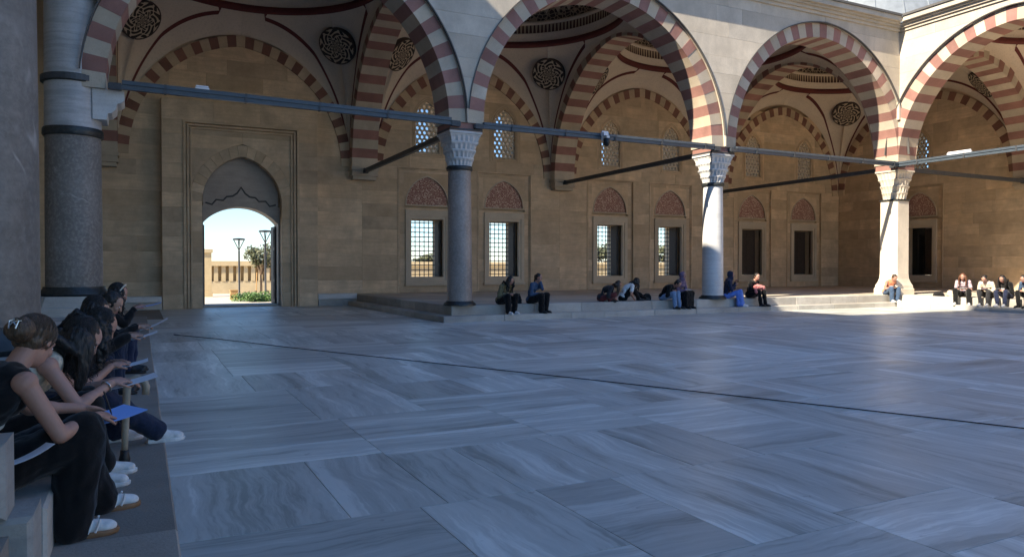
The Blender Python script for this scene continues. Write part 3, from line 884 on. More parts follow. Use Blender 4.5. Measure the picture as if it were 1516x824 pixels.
def lower_window(parent, F, c, shutter, zlines_rr):
    """recessed panel, marble frame with grille and shutters, pointed tympanum"""
    rr = zlines_rr; D = 0.07
    frame = (c - 0.95, c + 0.95, 0.80, 3.78); op = (c - 0.70, c + 0.70, 1.05, 3.42); ty = (c - 1.0, c + 1.0, 3.86, 5.28)
    zin = sorted([PLAT, 0.80] + lerpz(0.80, 3.78, 6)[1:] + [3.86, 5.28, 5.5] + lerpz(3.86, 5.28, 3)[1:-1])
    ashlar(parent, F, (c - 1.3, c + 1.3, PLAT, 5.5), [frame, ty], D, D + 0.10, 'wall_stone', zin, 0.8, 2.7, rr)
    mo = MB()
    for (e, w_, dd) in ((0.0, 0.05, -0.02), (0.075, 0.03, 0.03)):
        x0, x1, zt = c - 1.3 + e, c + 1.3 - e, 5.5 - e
        mo.box(x0, x0 + w_, dd, D + 0.01, PLAT, zt, F); mo.box(x1 - w_, x1, dd, D + 0.01, PLAT, zt, F); mo.box(x0 + w_, x1 - w_, dd, D + 0.01, zt - w_, zt, F)
    mo.build('panel_moulding', 'wall_stone', parent)
    # frame: two stepped rectangles of four butted pieces
    m = MB()
    def rectframe(o, i, d0, d1):
        m.box(o[0], i[0], d0, d1, o[2], o[3], F); m.box(i[1], o[1], d0, d1, o[2], o[3], F)
        m.box(i[0], i[1], d0, d1, o[2], i[2], F); m.box(i[0], i[1], d0, d1, i[3], o[3], F)
    mid = (c - 0.80, c + 0.80, 0.93, 3.54)
    rectframe(frame, mid, 0.0, 0.30); rectframe((mid[0] + .002, mid[1] - .002, mid[2] + .002, mid[3] - .002), op, 0.035, 0.30)
    w = m.build('window', 'marble_frame', parent)
    MB().box(frame[0] - 0.03, frame[1] + 0.03, -0.05, 0.2, 0.70, 0.798, F).build('sill', 'marble_frame', w)
    # grille at the outer side
    g = MB()
    nx, nz = 7, 12
    for i in range(nx):
        x = op[0] + (op[1] - op[0]) * (i + 0.5) / nx; g.tube([F(x, 1.02, op[2] + .002), F(x, 1.02, op[3] - .002)], 0.019, 6)
    for i in range(nz):
        z = op[2] + (op[3] - op[2]) * (i + 0.5) / nz; g.tube([F(op[0] + .002, 1.02, z), F(op[1] - .002, 1.02, z)], 0.019, 6)
        for k in range(nx):
            x = op[0] + (op[1] - op[0]) * (k + 0.5) / nx; g.box(x - 0.022, x + 0.022, 0.998, 1.042, z - 0.022, z + 0.022, F)
    g.build('grille', 'iron', w)
    # panelled wooden shutters
    def leaf(x0, x1, d0, d1, closed):
        mm = MB(); mm.box(x0, x1, d0, d1, op[2] + 0.02, op[3] - 0.02, F); s = mm.build('shutter', 'wood_dark', w)
        pm = MB()
        for (za, zb) in ((1.15, 1.5), (1.6, 2.85), (2.95, 3.3)):
            if closed: pm.box(x0 + 0.08, x1 - 0.08, d0 - 0.018, d0 - 0.001, za, zb, F)
            else: pm.box(x0 - 0.018, x0 - 0.001, d0 + 0.06, d1 - 0.06, za, zb, F)
        pm.build('panel', 'wood_dark', s)
    if shutter == 'open':
        leaf(op[1] - 0.075, op[1] - 0.02, 0.34, 0.92, False); leaf(op[0] + 0.003, op[0] + 0.055, 0.34, 0.98, False)
    elif shutter == 'closed':
        leaf(op[0] + 0.004, c - 0.003, 0.56, 0.61, True); leaf(c + 0.003, op[1] - 0.004, 0.56, 0.61, True)
    elif shutter == 'glass':
        leaf(op[0] + 0.004, c - 0.003, 0.50 + 0.06, 0.61, True)
        MB().box(c + 0.003, op[1] - 0.004, 0.57, 0.58, op[2] + .004, op[3] - .004, F).build('pane', 'dark_glass', w)
    # tympanum
    arc = arch_outline(0.90, 4.0, 4.02, 5.14)
    out = [(c + x, z) for x, z in arc]
    ts = arch_panel(MB(), F, ty, out, D - 0.005, D + 0.12).build('tympanum', 'wall_stone', parent)
    MB().prism(out, D + 0.045, D + 0.12, F).build('tile_panel', 'tympanum_tile', ts)
    a = [(c + x, z) for x, z in arch_outline(0.90, 4.0, 4.02, 5.14)]; b_ = [(c + x * 1.045, z) for x, z in arch_outline(0.90, 3.955, 4.02, 5.20)]
    rows = [[F(p[0], D + 0.044, p[1]), F(p[0], D - 0.03, p[1]), F(q[0], D - 0.03, q[1]), F(q[0], D - 0.004, q[1])] for p, q in zip(a, b_)]; rows.append(rows[0])
    MB().grid(rows).build('moulding', 'marble_frame', ts)
def wall_ring(parent, F, c, hs, rr):
    """striped flat ring on the wall"""
    rise = WRISE * (hs / WHS) ** 0.2
    inner = arch_pts(hs, rise, 120); outer = arch_pts(hs, rise, 120, WRING); m = len(inner) - 1; nv = 41
    for k in range(nv):
        a, b_ = k / nv * m, (k + 1) / nv * m
        def at(P, i):
            i0 = int(min(m - 1, math.floor(i))); f = i - i0
            return (c + P[i0][0] * (1 - f) + P[i0 + 1][0] * f, WSPR + P[i0][1] * (1 - f) + P[i0 + 1][1] * f)
        i1, i2 = a + 0.02, b_ - 0.02
        poly = [at(inner, i1), at(inner, (i1 + i2) / 2), at(inner, i2), at(outer, i2), at(outer, (i1 + i2) / 2), at(outer, i1)]
        MB().prism(poly, -0.05, 0.01, F).build('ring_voussoir', ('ring_cream', 'ring_red')[k % 2], parent)
def skip_above(c, hs):
    rise = WRISE * (hs / WHS) ** 0.2
    def f(x0, x1, z0, z1):
        w = arch_x(hs + 0.1, rise, 0, max(0.0, z0 - WSPR))
        if z0 < WSPR - 0.3: w = 99
        if w is None: return True
        return x0 - c > w or x1 - c < -w
    return f
wrr = random.Random(17)
F0 = FX(0, YW)
# --- far wall, portal bay
bw = thing('arcade_rear_wall', 'tan ashlar wall with the portal and grilled windows at the back of the far arcade', 'wall', (12, YW, 0))
PX0, PX1 = 0.70, 6.00; PC = (PX0 + PX1) / 2
core(bw, F0, (-11.5, XW + 1.5, -0.1, 11.2),
     [(PC - 1.36, PC + 1.36, -0.1, 3.75)] + [(BAYC[1] + s * 1.75 - 0.70, BAYC[1] + s * 1.75 + 0.70, 1.05, 3.42) for s in (-1, 1)] + [(BAYC[2] + s * 1.75 - 0.70, BAYC[2] + s * 1.75 + 0.70, 1.05, 3.42) for s in (-1, 1)] + [(30.2 + s * 1.85 - 0.70, 30.2 + s * 1.85 + 0.70, 1.05, 3.42) for s in (-1, 1)]
     + [(bc + s * q - 0.51, bc + s * q + 0.51, 6.10, 8.22) for bc, q in ((BAYC[1], 1.75), (BAYC[2], 1.75), (30.2, 1.85)) for s in (-1, 1)], 0.19, 1.35, 'wall_stone')
nb = 0
# portal bay wall
nb += ashlar(bw, F0, (X1 - 0.2, X2, 0.0, 10.05), [(PX0, PX1, 0.0, 7.3)], 0.0, 0.18, 'wall_stone', [0.0] + sorted(set(lerpz(PLAT, 7.3, 13) + lerpz(7.3, 10.05, 5))), 1.2, 2.3, wrr, skip_above(BAYC[0], WHS))
wall_ring(bw, F0, BAYC[0], WHS, wrr)
for bc, q, st, hs in ((BAYC[1], 1.75, 'open', WHS), (BAYC[2], 1.75, 'open', WHS), (30.2, 1.85, 'closed', WHS)):
    hol = [(bc + s * q - 1.3, bc + s * q + 1.3, PLAT, 5.5) for s in (-1, 1)] + [(bc + s * q - 0.75, bc + s * q + 0.75, 5.95, 8.45) for s in (-1, 1)]
    x0, x1 = (bc - B / 2, bc + B / 2) if st == 'open' else (X4, XW)
    nb += ashlar(bw, F0, (x0, x1, PLAT, 10.05), hol, 0.0, 0.18, 'wall_stone', ZOUT, 1.3, 2.5, wrr, skip_above(bc if st == 'open' else VCX, hs))
    for s in (-1, 1):
        lower_window(bw, F0, bc + s * q, st, wrr); upper_window(bw, F0, bc + s * q)
    wall_ring(bw, F0, bc if st == 'open' else VCX, hs, wrr)
print('rear wall blocks', nb)
# --- side wall (faces -X)
xw = thing('arcade_rear_wall', 'tan ashlar wall with one window at the back of the side arcade', 'wall', (XW, 20, 0))
F1 = FY(XW, 0)
core(xw, F1, (-8, YW - 0.004, -0.1, 11.2), [(VCY - 0.70, VCY + 0.70, 1.05, 3.42), (VCY - 0.51, VCY + 0.51, 6.10, 8.22)], 0.19, 1.3, 'wall_stone')
nb = ashlar(xw, F1, (YC, YW - 0.004, PLAT, 10.05), [(VCY - 1.3, VCY + 1.3, PLAT, 5.5), (VCY - 0.75, VCY + 0.75, 5.95, 8.45)], 0.0, 0.18, 'wall_stone', ZOUT, 1.3, 2.5, wrr, skip_above(VCY, 4.3))
nb += ashlar(xw, F1, (YC - B, YC, PLAT, 10.05), [], 0.0, 0.18, 'wall_stone', ZOUT, 1.3, 2.5, wrr, skip_above(YC - B / 2, WHS))
print('side wall blocks', nb)
lower_window(xw, F1, VCY, 'glass', wrr); upper_window(xw, F1, VCY)
wall_ring(xw, F1, VCY, 4.35, wrr); wall_ring(xw, F1, YC - B / 2, WHS, wrr)

# ------------------------------------------------------------------ portal
po = thing('portal', 'projecting stone portal with a pointed niche and open segmental doorway', 'portal', (PC, YW, 0))
PD = -0.50
pz = lerpz(0, 6.58, 13) + [7.3]
ashlar(po, F0, (PX0, PX1, 0, 7.3), [(1.38, 5.32, 0, 6.58)], PD, -0.005, 'wall_stone', pz, 1.2, 2.2, wrr)
m = MB()
for e, w_, d0 in ((0.0, 0.08, PD - 0.06), (0.12, 0.06, PD - 0.01), (0.23, 0.05, PD + 0.03)):
    x0, x1, zt = 1.38 + e, 5.32 - e, 6.58 - e
    m.box(x0, x0 + w_, d0, PD + 0.12, 0.0, zt, F0); m.box(x1 - w_, x1, d0, PD + 0.12, 0, zt, F0); m.box(x0 + w_, x1 - w_, d0, PD + 0.12, zt - w_, zt, F0)
m.build('frame_moulding', 'wall_stone', po)
NHW, NSP, NAP = 1.36, 3.78, 5.44
ring_w = 0.40
no = [(PC + x, z) for x, z in arch_outline(NHW + ring_w, 0.0, NSP, NAP + ring_w + 0.05)]
ashlar(po, F0, (1.38, PC - NHW - ring_w, 0, NSP), [], PD + 0.10, -0.2, 'wall_stone', lerpz(0, NSP, 7), 0.2, 0.9, wrr)
ashlar(po, F0, (PC + NHW + ring_w, 5.32, 0, NSP), [], PD + 0.10, -0.2, 'wall_stone', lerpz(0, NSP, 7), 0.2, 0.9, wrr)
no2 = [p for p in no if p[1] >= NSP - 1e-6]
# spandrel stones of the portal, course by course
zc_ = lerpz(NSP, 6.58, 6)
for j in range(6):
    zs_ = [zc_[j] + (zc_[j + 1] - zc_[j]) * q / 4 for q in range(5)]
    for sd in (-1, 1):
        pin = []
        for z in zs_:
            w = arch_x(NHW, NAP - NSP, ring_w + 0.006, z - NSP)
            pin.append((PC + sd * (w if w is not None else 0.003), z))
        po_ = [(PC + sd * (1.97), z) for z in zs_]
        MB().prism(pin + po_[::-1], PD + 0.10 + wrr.uniform(-.003, .003), -0.2, F0).build('stone_block', 'wall_stone', po)
# niche voussoirs
inner = arch_pts(NHW, NAP - NSP, 60); outer = arch_pts(NHW, NAP - NSP, 60, ring_w); mm_ = len(inner) - 1
for k in range(17):
    def at(P, i):
        i0 = int(min(mm_ - 1, math.floor(i))); f = i - i0
        return (PC + P[i0][0] * (1 - f) + P[i0 + 1][0] * f, NSP + P[i0][1] * (1 - f) + P[i0 + 1][1] * f)
    a, b_ = k / 17 * mm_ + 0.08, (k + 1) / 17 * mm_ - 0.08
    ii = [a + (b_ - a) * q / 3 for q in range(4)]
    MB().prism([at(inner, i) for i in ii] + [at(outer, i) for i in ii[::-1]], PD + 0.092, -0.02, F0).build('voussoir', 'wall_stone', po)
# jambs below the niche arch
for sd in (-1, 1):
    a, b_ = sorted((PC + sd * NHW, PC + sd * (NHW + ring_w)))
    ashlar(po, F0, (a + .002, b_ - .002, 0, NSP), [], PD + 0.095, -0.02, 'wall_stone', lerpz(0, NSP, 7), 0.39, 0.9, wrr)
# tympanum of the doorway: gray marble with a segmental opening
seg = []
DHW, DSP, DAP = 1.30, 3.06, 3.66
rs = (DHW ** 2 + (DAP - DSP) ** 2) / (2 * (DAP - DSP))
for i in range(17):
    an = math.asin(DHW / rs) * (-1 + 2 * i / 16); seg.append((PC + rs * math.sin(an), DAP - rs + rs * math.cos(an)))
top = [(PC + x, NSP + z) for x, z in arch_pts(NHW + 0.02, NAP - NSP + .02, 20)]
poly = [(PC - NHW - .02, 0.0), (PC - NHW - .02, NSP)] + top[1:-1] + [(PC + NHW + .02, NSP), (PC + NHW + .02, 0.0), (PC + DHW, 0.0)] + seg[::-1] + [(PC - DHW, 0.0)]
# built as strips: door side posts and a lunette
mt = MB()
rows = []
for i in range(41):
    f = i / 40
    x = PC - DHW + 2 * DHW * f
    zt = NSP + (lambda w: w)(0)
    # height of niche arch at x
    c_ = max(0.0, ((NAP - NSP) ** 2 - NHW ** 2) / (2 * NHW)); Rr = NHW + c_
    zt = NSP + math.sqrt(max(0, Rr * Rr - (abs(x - PC) + c_) ** 2)) + 0.02
    an = math.asin(max(-1, min(1, (x - PC) / rs))); zb = DAP - rs + rs * math.cos(an)
    rows.append([F0(x, 0.08, zb), F0(x, 0.08, zt), F0(x, 0.9, zt), F0(x, 0.9, zb)])
mt.grid(rows, True)
tp = mt.build('lunette', 'portal_marble', po)
pts = []
for x, z in ((-1.22, 3.62), (-1.0, 3.56), (-0.86, 3.74), (-0.62, 3.72), (-0.5, 3.86), (-0.30, 3.88), (-0.14, 4.0), (0, 4.22), (0.14, 4.0), (0.30, 3.88), (0.5, 3.86), (0.62, 3.72), (0.86, 3.74), (1.0, 3.56), (1.22, 3.62)):
    pts.append(F0(PC + x, 0.075, z + 0.16))
MB().tube(pts, 0.03, 6).build('scalloped_moulding', 'fillet_dark', tp)
for sd in (-1, 1):
    a, b_ = sorted((PC + sd * DHW, PC + sd * (NHW + 0.02)))
    MB().box(a, b_, 0.08, 0.5, 0, NSP - 0.1, F0).build('door_jamb', 'portal_marble', po)
MB().box(PC - NHW + .01, PC + NHW - .01, 0.12, 1.4, -0.05, 0.07, F0).build('threshold', 'step_marble', po)
d = MB().box(PC + DHW - 0.07, PC + DHW - 0.004, 0.52, 1.34, 0.08, 3.0, F0).build('door_leaf', 'wood_dark', po)
m = MB()
for za, zb in ((0.25, 0.9), (1.0, 2.1), (2.2, 2.9)): m.box(PC + DHW - 0.09, PC + DHW - 0.071, 0.62, 1.25, za, zb, F0)
m.build('panel', 'wood_dark', d)
d = MB().box(PC - DHW + 0.004, PC - DHW + 0.07, 0.52, 1.34, 0.08, 3.0, F0).build('door_leaf', 'wood_dark', po)

# ------------------------------------------------------------------ columns
def capital(m, cx, cy, z0, z1, r0, w, tiers=4, n=20):
    for k in range(tiers):
        f0, f1 = k / tiers, (k + 1) / tiers
        za, zb = z0 + (z1 - z0) * f0, z0 + (z1 - z0) * f1
        def rho(a, f):
            sq = (w / 2) / max(abs(math.cos(a)), abs(math.sin(a)))
            rc = r0 + (w / 2 * 1.10 - r0) * f
            g = f ** 1.6
            return rc * (1 - g) + sq * g
        rows_t, rows_b = [], []
        for i in range(n):
            for j, dent in ((0, 0.0), (0.25, 0.022), (0.5, 0.04), (0.75, 0.022)):
                a = 2 * math.pi * (i + j + (0.5 if k % 2 else 0)) / n
                rt = rho(a, f1 * 0.98 + 0.02); rb = rho(a, f0)
                rows_t.append((a, rt - 0.004 - dent * 0.35)); rows_b.append((a, rb - dent))
        P = lambda a, r, z: (cx + r * math.cos(a), cy + r * math.sin(a), z)
        zm = za + (zb - za) * 0.55
        rows = [[P(a, rho(a, f0) * 0.97, za) for a, _ in rows_b], [P(a, max(r, 0.1) * 0.985 , za + 0.02) for a, r in rows_b],
                [P(a1, (r1 * 0.62 + r2 * 0.38), zm) for (a1, r1), (a2, r2) in zip(rows_b, rows_t)],
                [P(a, r, zb - 0.05) for a, r in rows_t], [P(a, rho(a, f1 * 0.98 + 0.02), zb - 0.028) for a, r in rows_t], [P(a, rho(a, f1 * 0.98 + 0.02), zb) for a, r in rows_t]]
        m.grid(rows, True)
    return m
def column(x, y, lab, shaft_mat, cap_mat, r=0.345):
    t = thing('column', lab, 'column', (x, y, PLAT))
    MB().lathe(x, y, [(r + .10, PLAT), (r + .10, PLAT + .03), (r + .085, PLAT + .06), (r + .03, PLAT + .10), (r + 0.02, PLAT + .12)], 48).build('base', 'bronze', t, smooth=True, ang=40)
    prof = [(r * (1 - 0.10 * (i / 12) ** 1.3), PLAT + .12 + (4.08 - PLAT - .12) * i / 12) for i in range(13)]
    MB().lathe(x, y, prof, 56).build('shaft', shaft_mat, t, smooth=True, ang=40)
    rt = r * 0.9
    MB().lathe(x, y, [(rt + .03, 4.08), (rt + .05, 4.11), (rt + .05, 4.17), (rt + .03, 4.20)], 48).build('collar', 'bronze', t, smooth=True, ang=40)
    m = capital(MB(), x, y, 4.20, 5.04, rt + 0.03, 0.88)
    m.box(x - .475, x + .475, y - .475, y + .475, 5.042, 5.10)
    m.build('capital', cap_mat, t)
    MB().box(x - .465, x + .465, y - .465, y + .465, 5.102, SPR - .004).build('impost', 'red_stone', t)
    MB().box(x - .478, x + .478, y - .478, y + .478, 5.115, 5.165).build('iron_band', 'iron', t)
    return t
column(X2, YC, 'dark reddish granite column with white stalactite capital at the platform corner', 'granite', 'marble_white')
column(X3, YC, 'white marble column with carved capital, lit by the sun above', 'marble_white', 'marble_white')
column(X4, YN, 'white column of the side arcade', 'marble_white', 'marble_white')
# corner pier
t = thing('corner_pier', 'pale square stone pier with flared foot in the sunny corner', 'pier', (X4, YC, PLAT))
def sq_loft(m, cx, cy, prof):
    rows = []
    for h, c, z in prof:
        rows.append([(cx - h + c, cy - h, z), (cx + h - c, cy - h, z), (cx + h, cy - h + c, z), (cx + h, cy + h - c, z), (cx + h - c, cy + h, z), (cx - h + c, cy + h, z), (cx - h, cy + h - c, z), (cx - h, cy - h + c, z)])
    o = len(m.v); m.grid(rows, True); m.f.append(tuple(range(o, o + 8))); m.f.append(tuple(o + (len(prof) - 1) * 8 + k for k in range(8))); return m
sq_loft(MB(), X4, YC, [(.50, .02, PLAT), (.50, .02, PLAT + .22), (.48, .03, PLAT + .24)]).build('plinth', 'pier_stone', t)
sq_loft(MB(), X4, YC, [(.48, .03, PLAT + .24), (.47, .03, PLAT + .34), (.42, .04, PLAT + .46), (.385, .05, PLAT + .60), (.375, .06, PLAT + .8)]).build('base', 'pier_stone', t)
sq_loft(MB(), X4, YC, [(.375, .06, PLAT + .8), (.37, .06, 3.95)]).build('shaft', 'pier_stone', t)
sq_loft(MB(), X4, YC, [(.40, .06, 3.952), (.40, .06, 4.02)]).build('collar', 'bronze', t)
m = capital(MB(), X4, YC, 4.02, 5.04, 0.40, 0.90, 4, 20)
m.box(X4 - .485, X4 + .485, YC - .485, YC + .485, 5.042, 5.10)
m.build('capital', 'pier_stone', t)
MB().box(X4 - .47, X4 + .47, YC - .47, YC + .47, 5.102, SPR - .004).build('impost', 'red_stone', t)
# tall portico columns
def tall_column(x, y, lab, smat='granite_grey'):
    t = thing('tall_column', lab, 'column', (x, y, PLAT))
    r = 0.55
    m = MB(); sq_loft(m, x, y, [(.78, .02, PLAT), (.78, .02, PLAT + .18), (.74, .20, PLAT + .2), (.72, .24, 0.84)]); m.build('plinth', 'step_marble', t)
    MB().lathe(x, y, [(r + .10, .842), (r + .12, .88), (r + .10, .94), (r + .05, 1.0), (r + .045, 1.04)], 56).build('base', 'bronze', t, smooth=True, ang=40)
    MB().lathe(x, y, [(r, 1.04), (r * .995, 2.5), (r * .975, 4.28)], 64).build('shaft', smat, t, smooth=True, ang=40)
    MB().lathe(x, y, [(r + .02, 4.28), (r + .035, 4.31), (r + .035, 4.43), (r + .02, 4.46)], 64).build('collar', 'bronze', t, smooth=True, ang=40)
    MB().lathe(x, y, [(r - .005, 4.46), (r - .01, 5.42)], 64).build('drum', 'drum_marble', t, smooth=True, ang=40)
    MB().lathe(x, y, [(r + .02, 5.42), (r + .03, 5.44), (r + .03, 5.56), (r + .02, 5.58)], 64).build('collar', 'bronze', t, smooth=True, ang=40)
    MB().lathe(x, y, [(r - .01, 5.58), (r - .03, 8.6)], 64).build('drum', 'drum_marble', t, smooth=True, ang=40)
    m = capital(MB(), x, y, 8.6, 9.8, r, 1.4); m.box(x - .72, x + .72, y - .72, y + .72, 9.8, 9.98); m.build('capital', 'marble_white', t)
    return t
tall_column(X1 - 0.14, YC, 'thick grey granite column with marble drums and two dark rings, next to the portal', 'granite_light')
tall_column(X1 - 0.10, 6.75, 'thick grey granite column with pale scratches behind the seated women')
# console on the thick column where the first arch springs
t = thing('arch_console', 'white marble console on the side of the thick ringed column', 'console', (X1 + 0.6, YC, 4.6))
m = MB(); F2 = FX(X1, YC)
m.prism([(0.25, 4.66), (0.52, 4.66), (0.54, 4.80), (0.62, 4.82), (0.70, 4.90), (0.72, 5.02), (0.80, 5.05), (0.86, 5.10), (0.86, SPR - 0.004), (0.25, SPR - 0.004)], -0.42, 0.42, F2)
m.build('block', 'marble_white', t)

# ------------------------------------------------------------------ tie beams
def beam(lab, p0, p1, w, h, mat, tray=None, group=None):
    """iron tie bar, square in section, with an optional cable tray on top"""
    t = thing('tie_beam', lab, 'beam', tuple((Vector(p0) + Vector(p1)) / 2), group)
    p0, p1 = Vector(p0), Vector(p1); d = (p1 - p0).normalized(); s_ = d.cross(Vector((0, 0, 1))).normalized(); Ln = (p1 - p0).length
    def FB(a, b_, c): q = p0 + d * a + s_ * b_; return (q.x, q.y, q.z + c)
    MB().box(0, Ln, -w / 2, w / 2, -h / 2, h / 2, FB).build('bar', mat, t)
    m = MB()
    for a in (0.02, Ln - 0.26): m.box(a, a + 0.24, -w / 2 - 0.02, w / 2 + 0.02, -h / 2 - 0.02, h / 2 + 0.02, FB)
    m.build('end_plate', 'iron', t)
    if tray:
        m = MB(); m.box(0.27, Ln - 0.27, -w / 2 - 0.025, w / 2 + 0.025, h / 2 + 0.002, h / 2 + tray, FB); m.build('cable_tray', 'tray_paint', t)
        m = MB(); k = 1.1
        while k < Ln - 0.6:
            m.box(k, k + 0.05, -w / 2 - 0.032, w / 2 + 0.032, -h / 2 - 0.008, h / 2 + tray + 0.006, FB); k += 1.7
        m.build('clips', 'iron', t)
    return t
zb_ = 5.235
beam('grey blue tie beam in front of the portal', (X1 + 0.55, YC - 0.535, zb_ + 0.14), (X2 - 0.2, YC - 0.535, zb_ + 0.02), 0.10, 0.10, 'tray_paint', 0.09)
beam('tie beam with a security camera between granite and white columns', (X2 + 0.2, YC - 0.535, zb_), (X3 - 0.2, YC - 0.535, zb_), 0.10, 0.09, 'tray_paint', 0.075)
beam('tie beam between the white column and the corner pier', (X3 + 0.2, YC - 0.535, zb_), (X4 - 0.2, YC - 0.535, zb_), 0.10, 0.09, 'tray_paint', 0.075)
beam('pale sunlit tie beam of the side arcade with a strip light', (X4 - 0.535, YC - 0.2, zb_), (X4 - 0.535, YN, zb_), 0.10, 0.09, 'tray_paint', 0.075)
for x, l in ((X2, 'dark iron tie bar from the granite column back to the wall'), (X3, 'dark iron tie bar from the white column back to the wall'), (X4, 'dark iron tie bar from the corner pier back to the windowed wall')):
    beam(l, (x, YC + 0.40, zb_ - 0.02), (x, YW - 0.35, zb_ - 0.06), 0.13, 0.15, 'iron')
beam('dark iron tie bar from the corner pier to the side wall', (X4 + 0.4, YC, zb_ - 0.02), (XW - 0.35, YC, zb_ - 0.06), 0.13, 0.15, 'iron')
# strap round the thick column
o = tag(MB().lathe(X1 - 0.14, YC, [(0.60, 5.44), (0.61, 5.44), (0.61, 5.56), (0.60, 5.56)], 40, False).build('iron_strap', 'iron'), 'dark iron strap round the thick ringed column at the tie beam', 'strap')
# security camera
cx_ = 12.15
t = thing('security_camera', 'small white security camera clamped to the tie beam', 'camera', (cx_, YC - 0.65, 5.1))
CY_ = YC - 0.61
MB().box(cx_ - .10, cx_ + .10, CY_ - .04, CY_ + .01, 5.12, 5.42).box(cx_ - .05, cx_ + .05, CY_ - .20, CY_ - .04, 5.20, 5.26).build('bracket', 'white_plastic', t)
MB().box(cx_ - .16, cx_, CY_ - .22, CY_ - .06, 5.262, 5.36).build('junction_box', 'white_plastic', t)
MB().lathe(cx_, CY_ - .13, [(0.02, 4.96), (0.075, 4.99), (0.10, 5.06), (0.10, 5.13), (0.085, 5.195)], 24).build('dome', 'black_plastic', t, smooth=True)
# strip lights
for p, ax, lab in (((1.3, YC - .535, zb_ + 0.325), 'x', 'short white lamp on the tie beam in front of the portal'), ((X4 - .535, 16.0, zb_ + 0.205), 'y', 'long white strip light on the side arcade tie beam')):
    t = thing('strip_light', lab, 'lamp', p)
    L2 = 0.15 if ax == 'x' else 0.42
    F3 = (lambda a, b_, c: (p[0] + a, p[1] + b_, p[2] + c)) if ax == 'x' else (lambda a, b_, c: (p[0] + b_, p[1] + a, p[2] + c))
    MB().box(-L2, L2, -.035, .035, -.08, -.028, F3).build('housing', 'white_plastic', t)
    mm = MB(); mm.tube([F3(-L2 + .02, 0, 0), F3(L2 - .02, 0, 0)], 0.022, 10); mm.build('tube', 'white_plastic', t)

# ------------------------------------------------------------------ mosque mass that shades the courtyard
pt = thing('mosque_portico', 'high portico of the mosque along the courtyard', 'portico', (-6, 0, 0))
PZ = 15.35
spn = [7.0 - 11.83 * k for k in range(4)]
ends = [YC] + spn
m = MB()
for k in range(len(ends) - 1):
    y1, y0 = ends[k], ends[k + 1]; c = (y0 + y1) / 2; hs = (y1 - y0) / 2 - 0.65
    pts = [(c + x, 9.98 + z) for x, z in arch_pts(hs, hs * 1.05, 20)]
    poly = [(y0, 9.98)] + pts + [(y1, 9.98), (y1, PZ - 0.6), (y0, PZ - 0.6)]
    n = len(pts); rows = []
    for i in range(n): rows.append([(X1 - .6, pts[i][0], pts[i][1]), (X1 - .6, pts[i][0], PZ - .6), (X1 + .6, pts[i][0], PZ - .6), (X1 + .6, pts[i][0], pts[i][1])])
    m.grid(rows, True)
    m.box(X1 - .6, X1 + .6, y1 - 0.65, y1 + 0.0, 9.98, PZ - .6); m.box(X1 - .6, X1 + .6, y0, y0 + .65, 9.98, PZ - .6)
m.box(X1 - .6, X1 + .6, YC + 0.01, 31, 10.7, PZ - 0.6)
m.build('arcade', 'facade_stone', pt)
MB().box(-11.5, X1 + .95, -40, 31, PZ - .598, PZ - 0.1).build('cornice', 'facade_stone', pt)
MB().box(-11.5, X1 + 1.0, -40, 31, PZ - .098, PZ).build('roof', 'lead', pt)
MB().box(-12.6, -11.3, -40, 31, 0, PZ - .60).build('wall', 'facade_stone', pt)
MB().box(-11.28, X1 - .62, YW + 0.2, YW + 1.3, 11.203, PZ - .60).build('end_wall', 'facade_stone', pt)
mh = thing('mosque_hall', 'high prayer hall of the mosque behind the portico', 'building', (-25, -20, 0))
MB().box(-60, -13.0, -60, 6.9, 0, 30.4).build('wall', 'facade_stone', mh)
MB().lathe(-36, -26, [(17 * math.cos(R(90) * i / 14) + .01, 30.4 + 13 * math.sin(R(90) * i / 14)) for i in range(15)], 64).build('dome', 'lead', mh, smooth=True)

# ------------------------------------------------------------------ cable on the floor
pth = []
for px, py in ((257, 495), (320, 501), (430, 514), (560, 528), (700, 543), (870, 561), (1040, 580), (1250, 603), (1400, 620), (1530, 635), (1700, 655)):
    q = ground_pix(px, py, 0.009); pth.append(q)
fine = []
for i in range(len(pth) - 1):
    for k in range(6):
        f = k / 6; p = pth[i].lerp(pth[i + 1], f); n_ = noise.noise(Vector((p.x * 0.7, p.y * 0.7, 3.1))) * 0.02
        fine.append((p.x + n_, p.y - n_ * 2, 0.009))
o = MB().tube(fine, 0.006, 8).build('cable', 'cable_rubber', smooth=True)
tag(o, 'thin black cable lying across the marble courtyard floor', 'cable')

# ------------------------------------------------------------------ people
def cloth(name, col, var=0.25, rough=0.9): mat_plain(name, col, rough, 0.0, var, 60.0, 0.25, 0.2, 0.15)
def mat_skin(name, c):
    m, nt, b = nodes_of(name)
    v, _ = coords(nt, False)
    n = noise_t(nt, v, 30, 4, 0.6)
    L(nt, mixc(nt, n, tuple(x * 0.85 for x in c), tuple(min(1, x * 1.12) for x in c)), b.inputs['Base Color'])
    b.inputs['Roughness'].default_value = 0.5
    b.inputs['Subsurface Weight'].default_value = 0.05
    bump(nt, b, noise_t(nt, v, 160, 3, 0.6), 0.25, 0.004)
    b.inputs['Subsurface Radius'].default_value = (0.02, 0.008, 0.004)
    b.inputs['Subsurface Scale'].default_value = 0.3
def mat_hair(name, c):
    m, nt, b = nodes_of(name)
    v, _ = coords(nt, False, (60, 60, 7))
    n = noise_t(nt, v, 2.0, 4, 0.6, 0.6)
    L(nt, mixc(nt, ramp(nt, n, [(0.3, 0), (0.7, 1)]), tuple(x * 0.55 for x in c), tuple(min(1, x * 1.5) for x in c)), b.inputs['Base Color'])
    b.inputs['Roughness'].default_value = 0.42
    bump(nt, b, n, 0.7, 0.01)
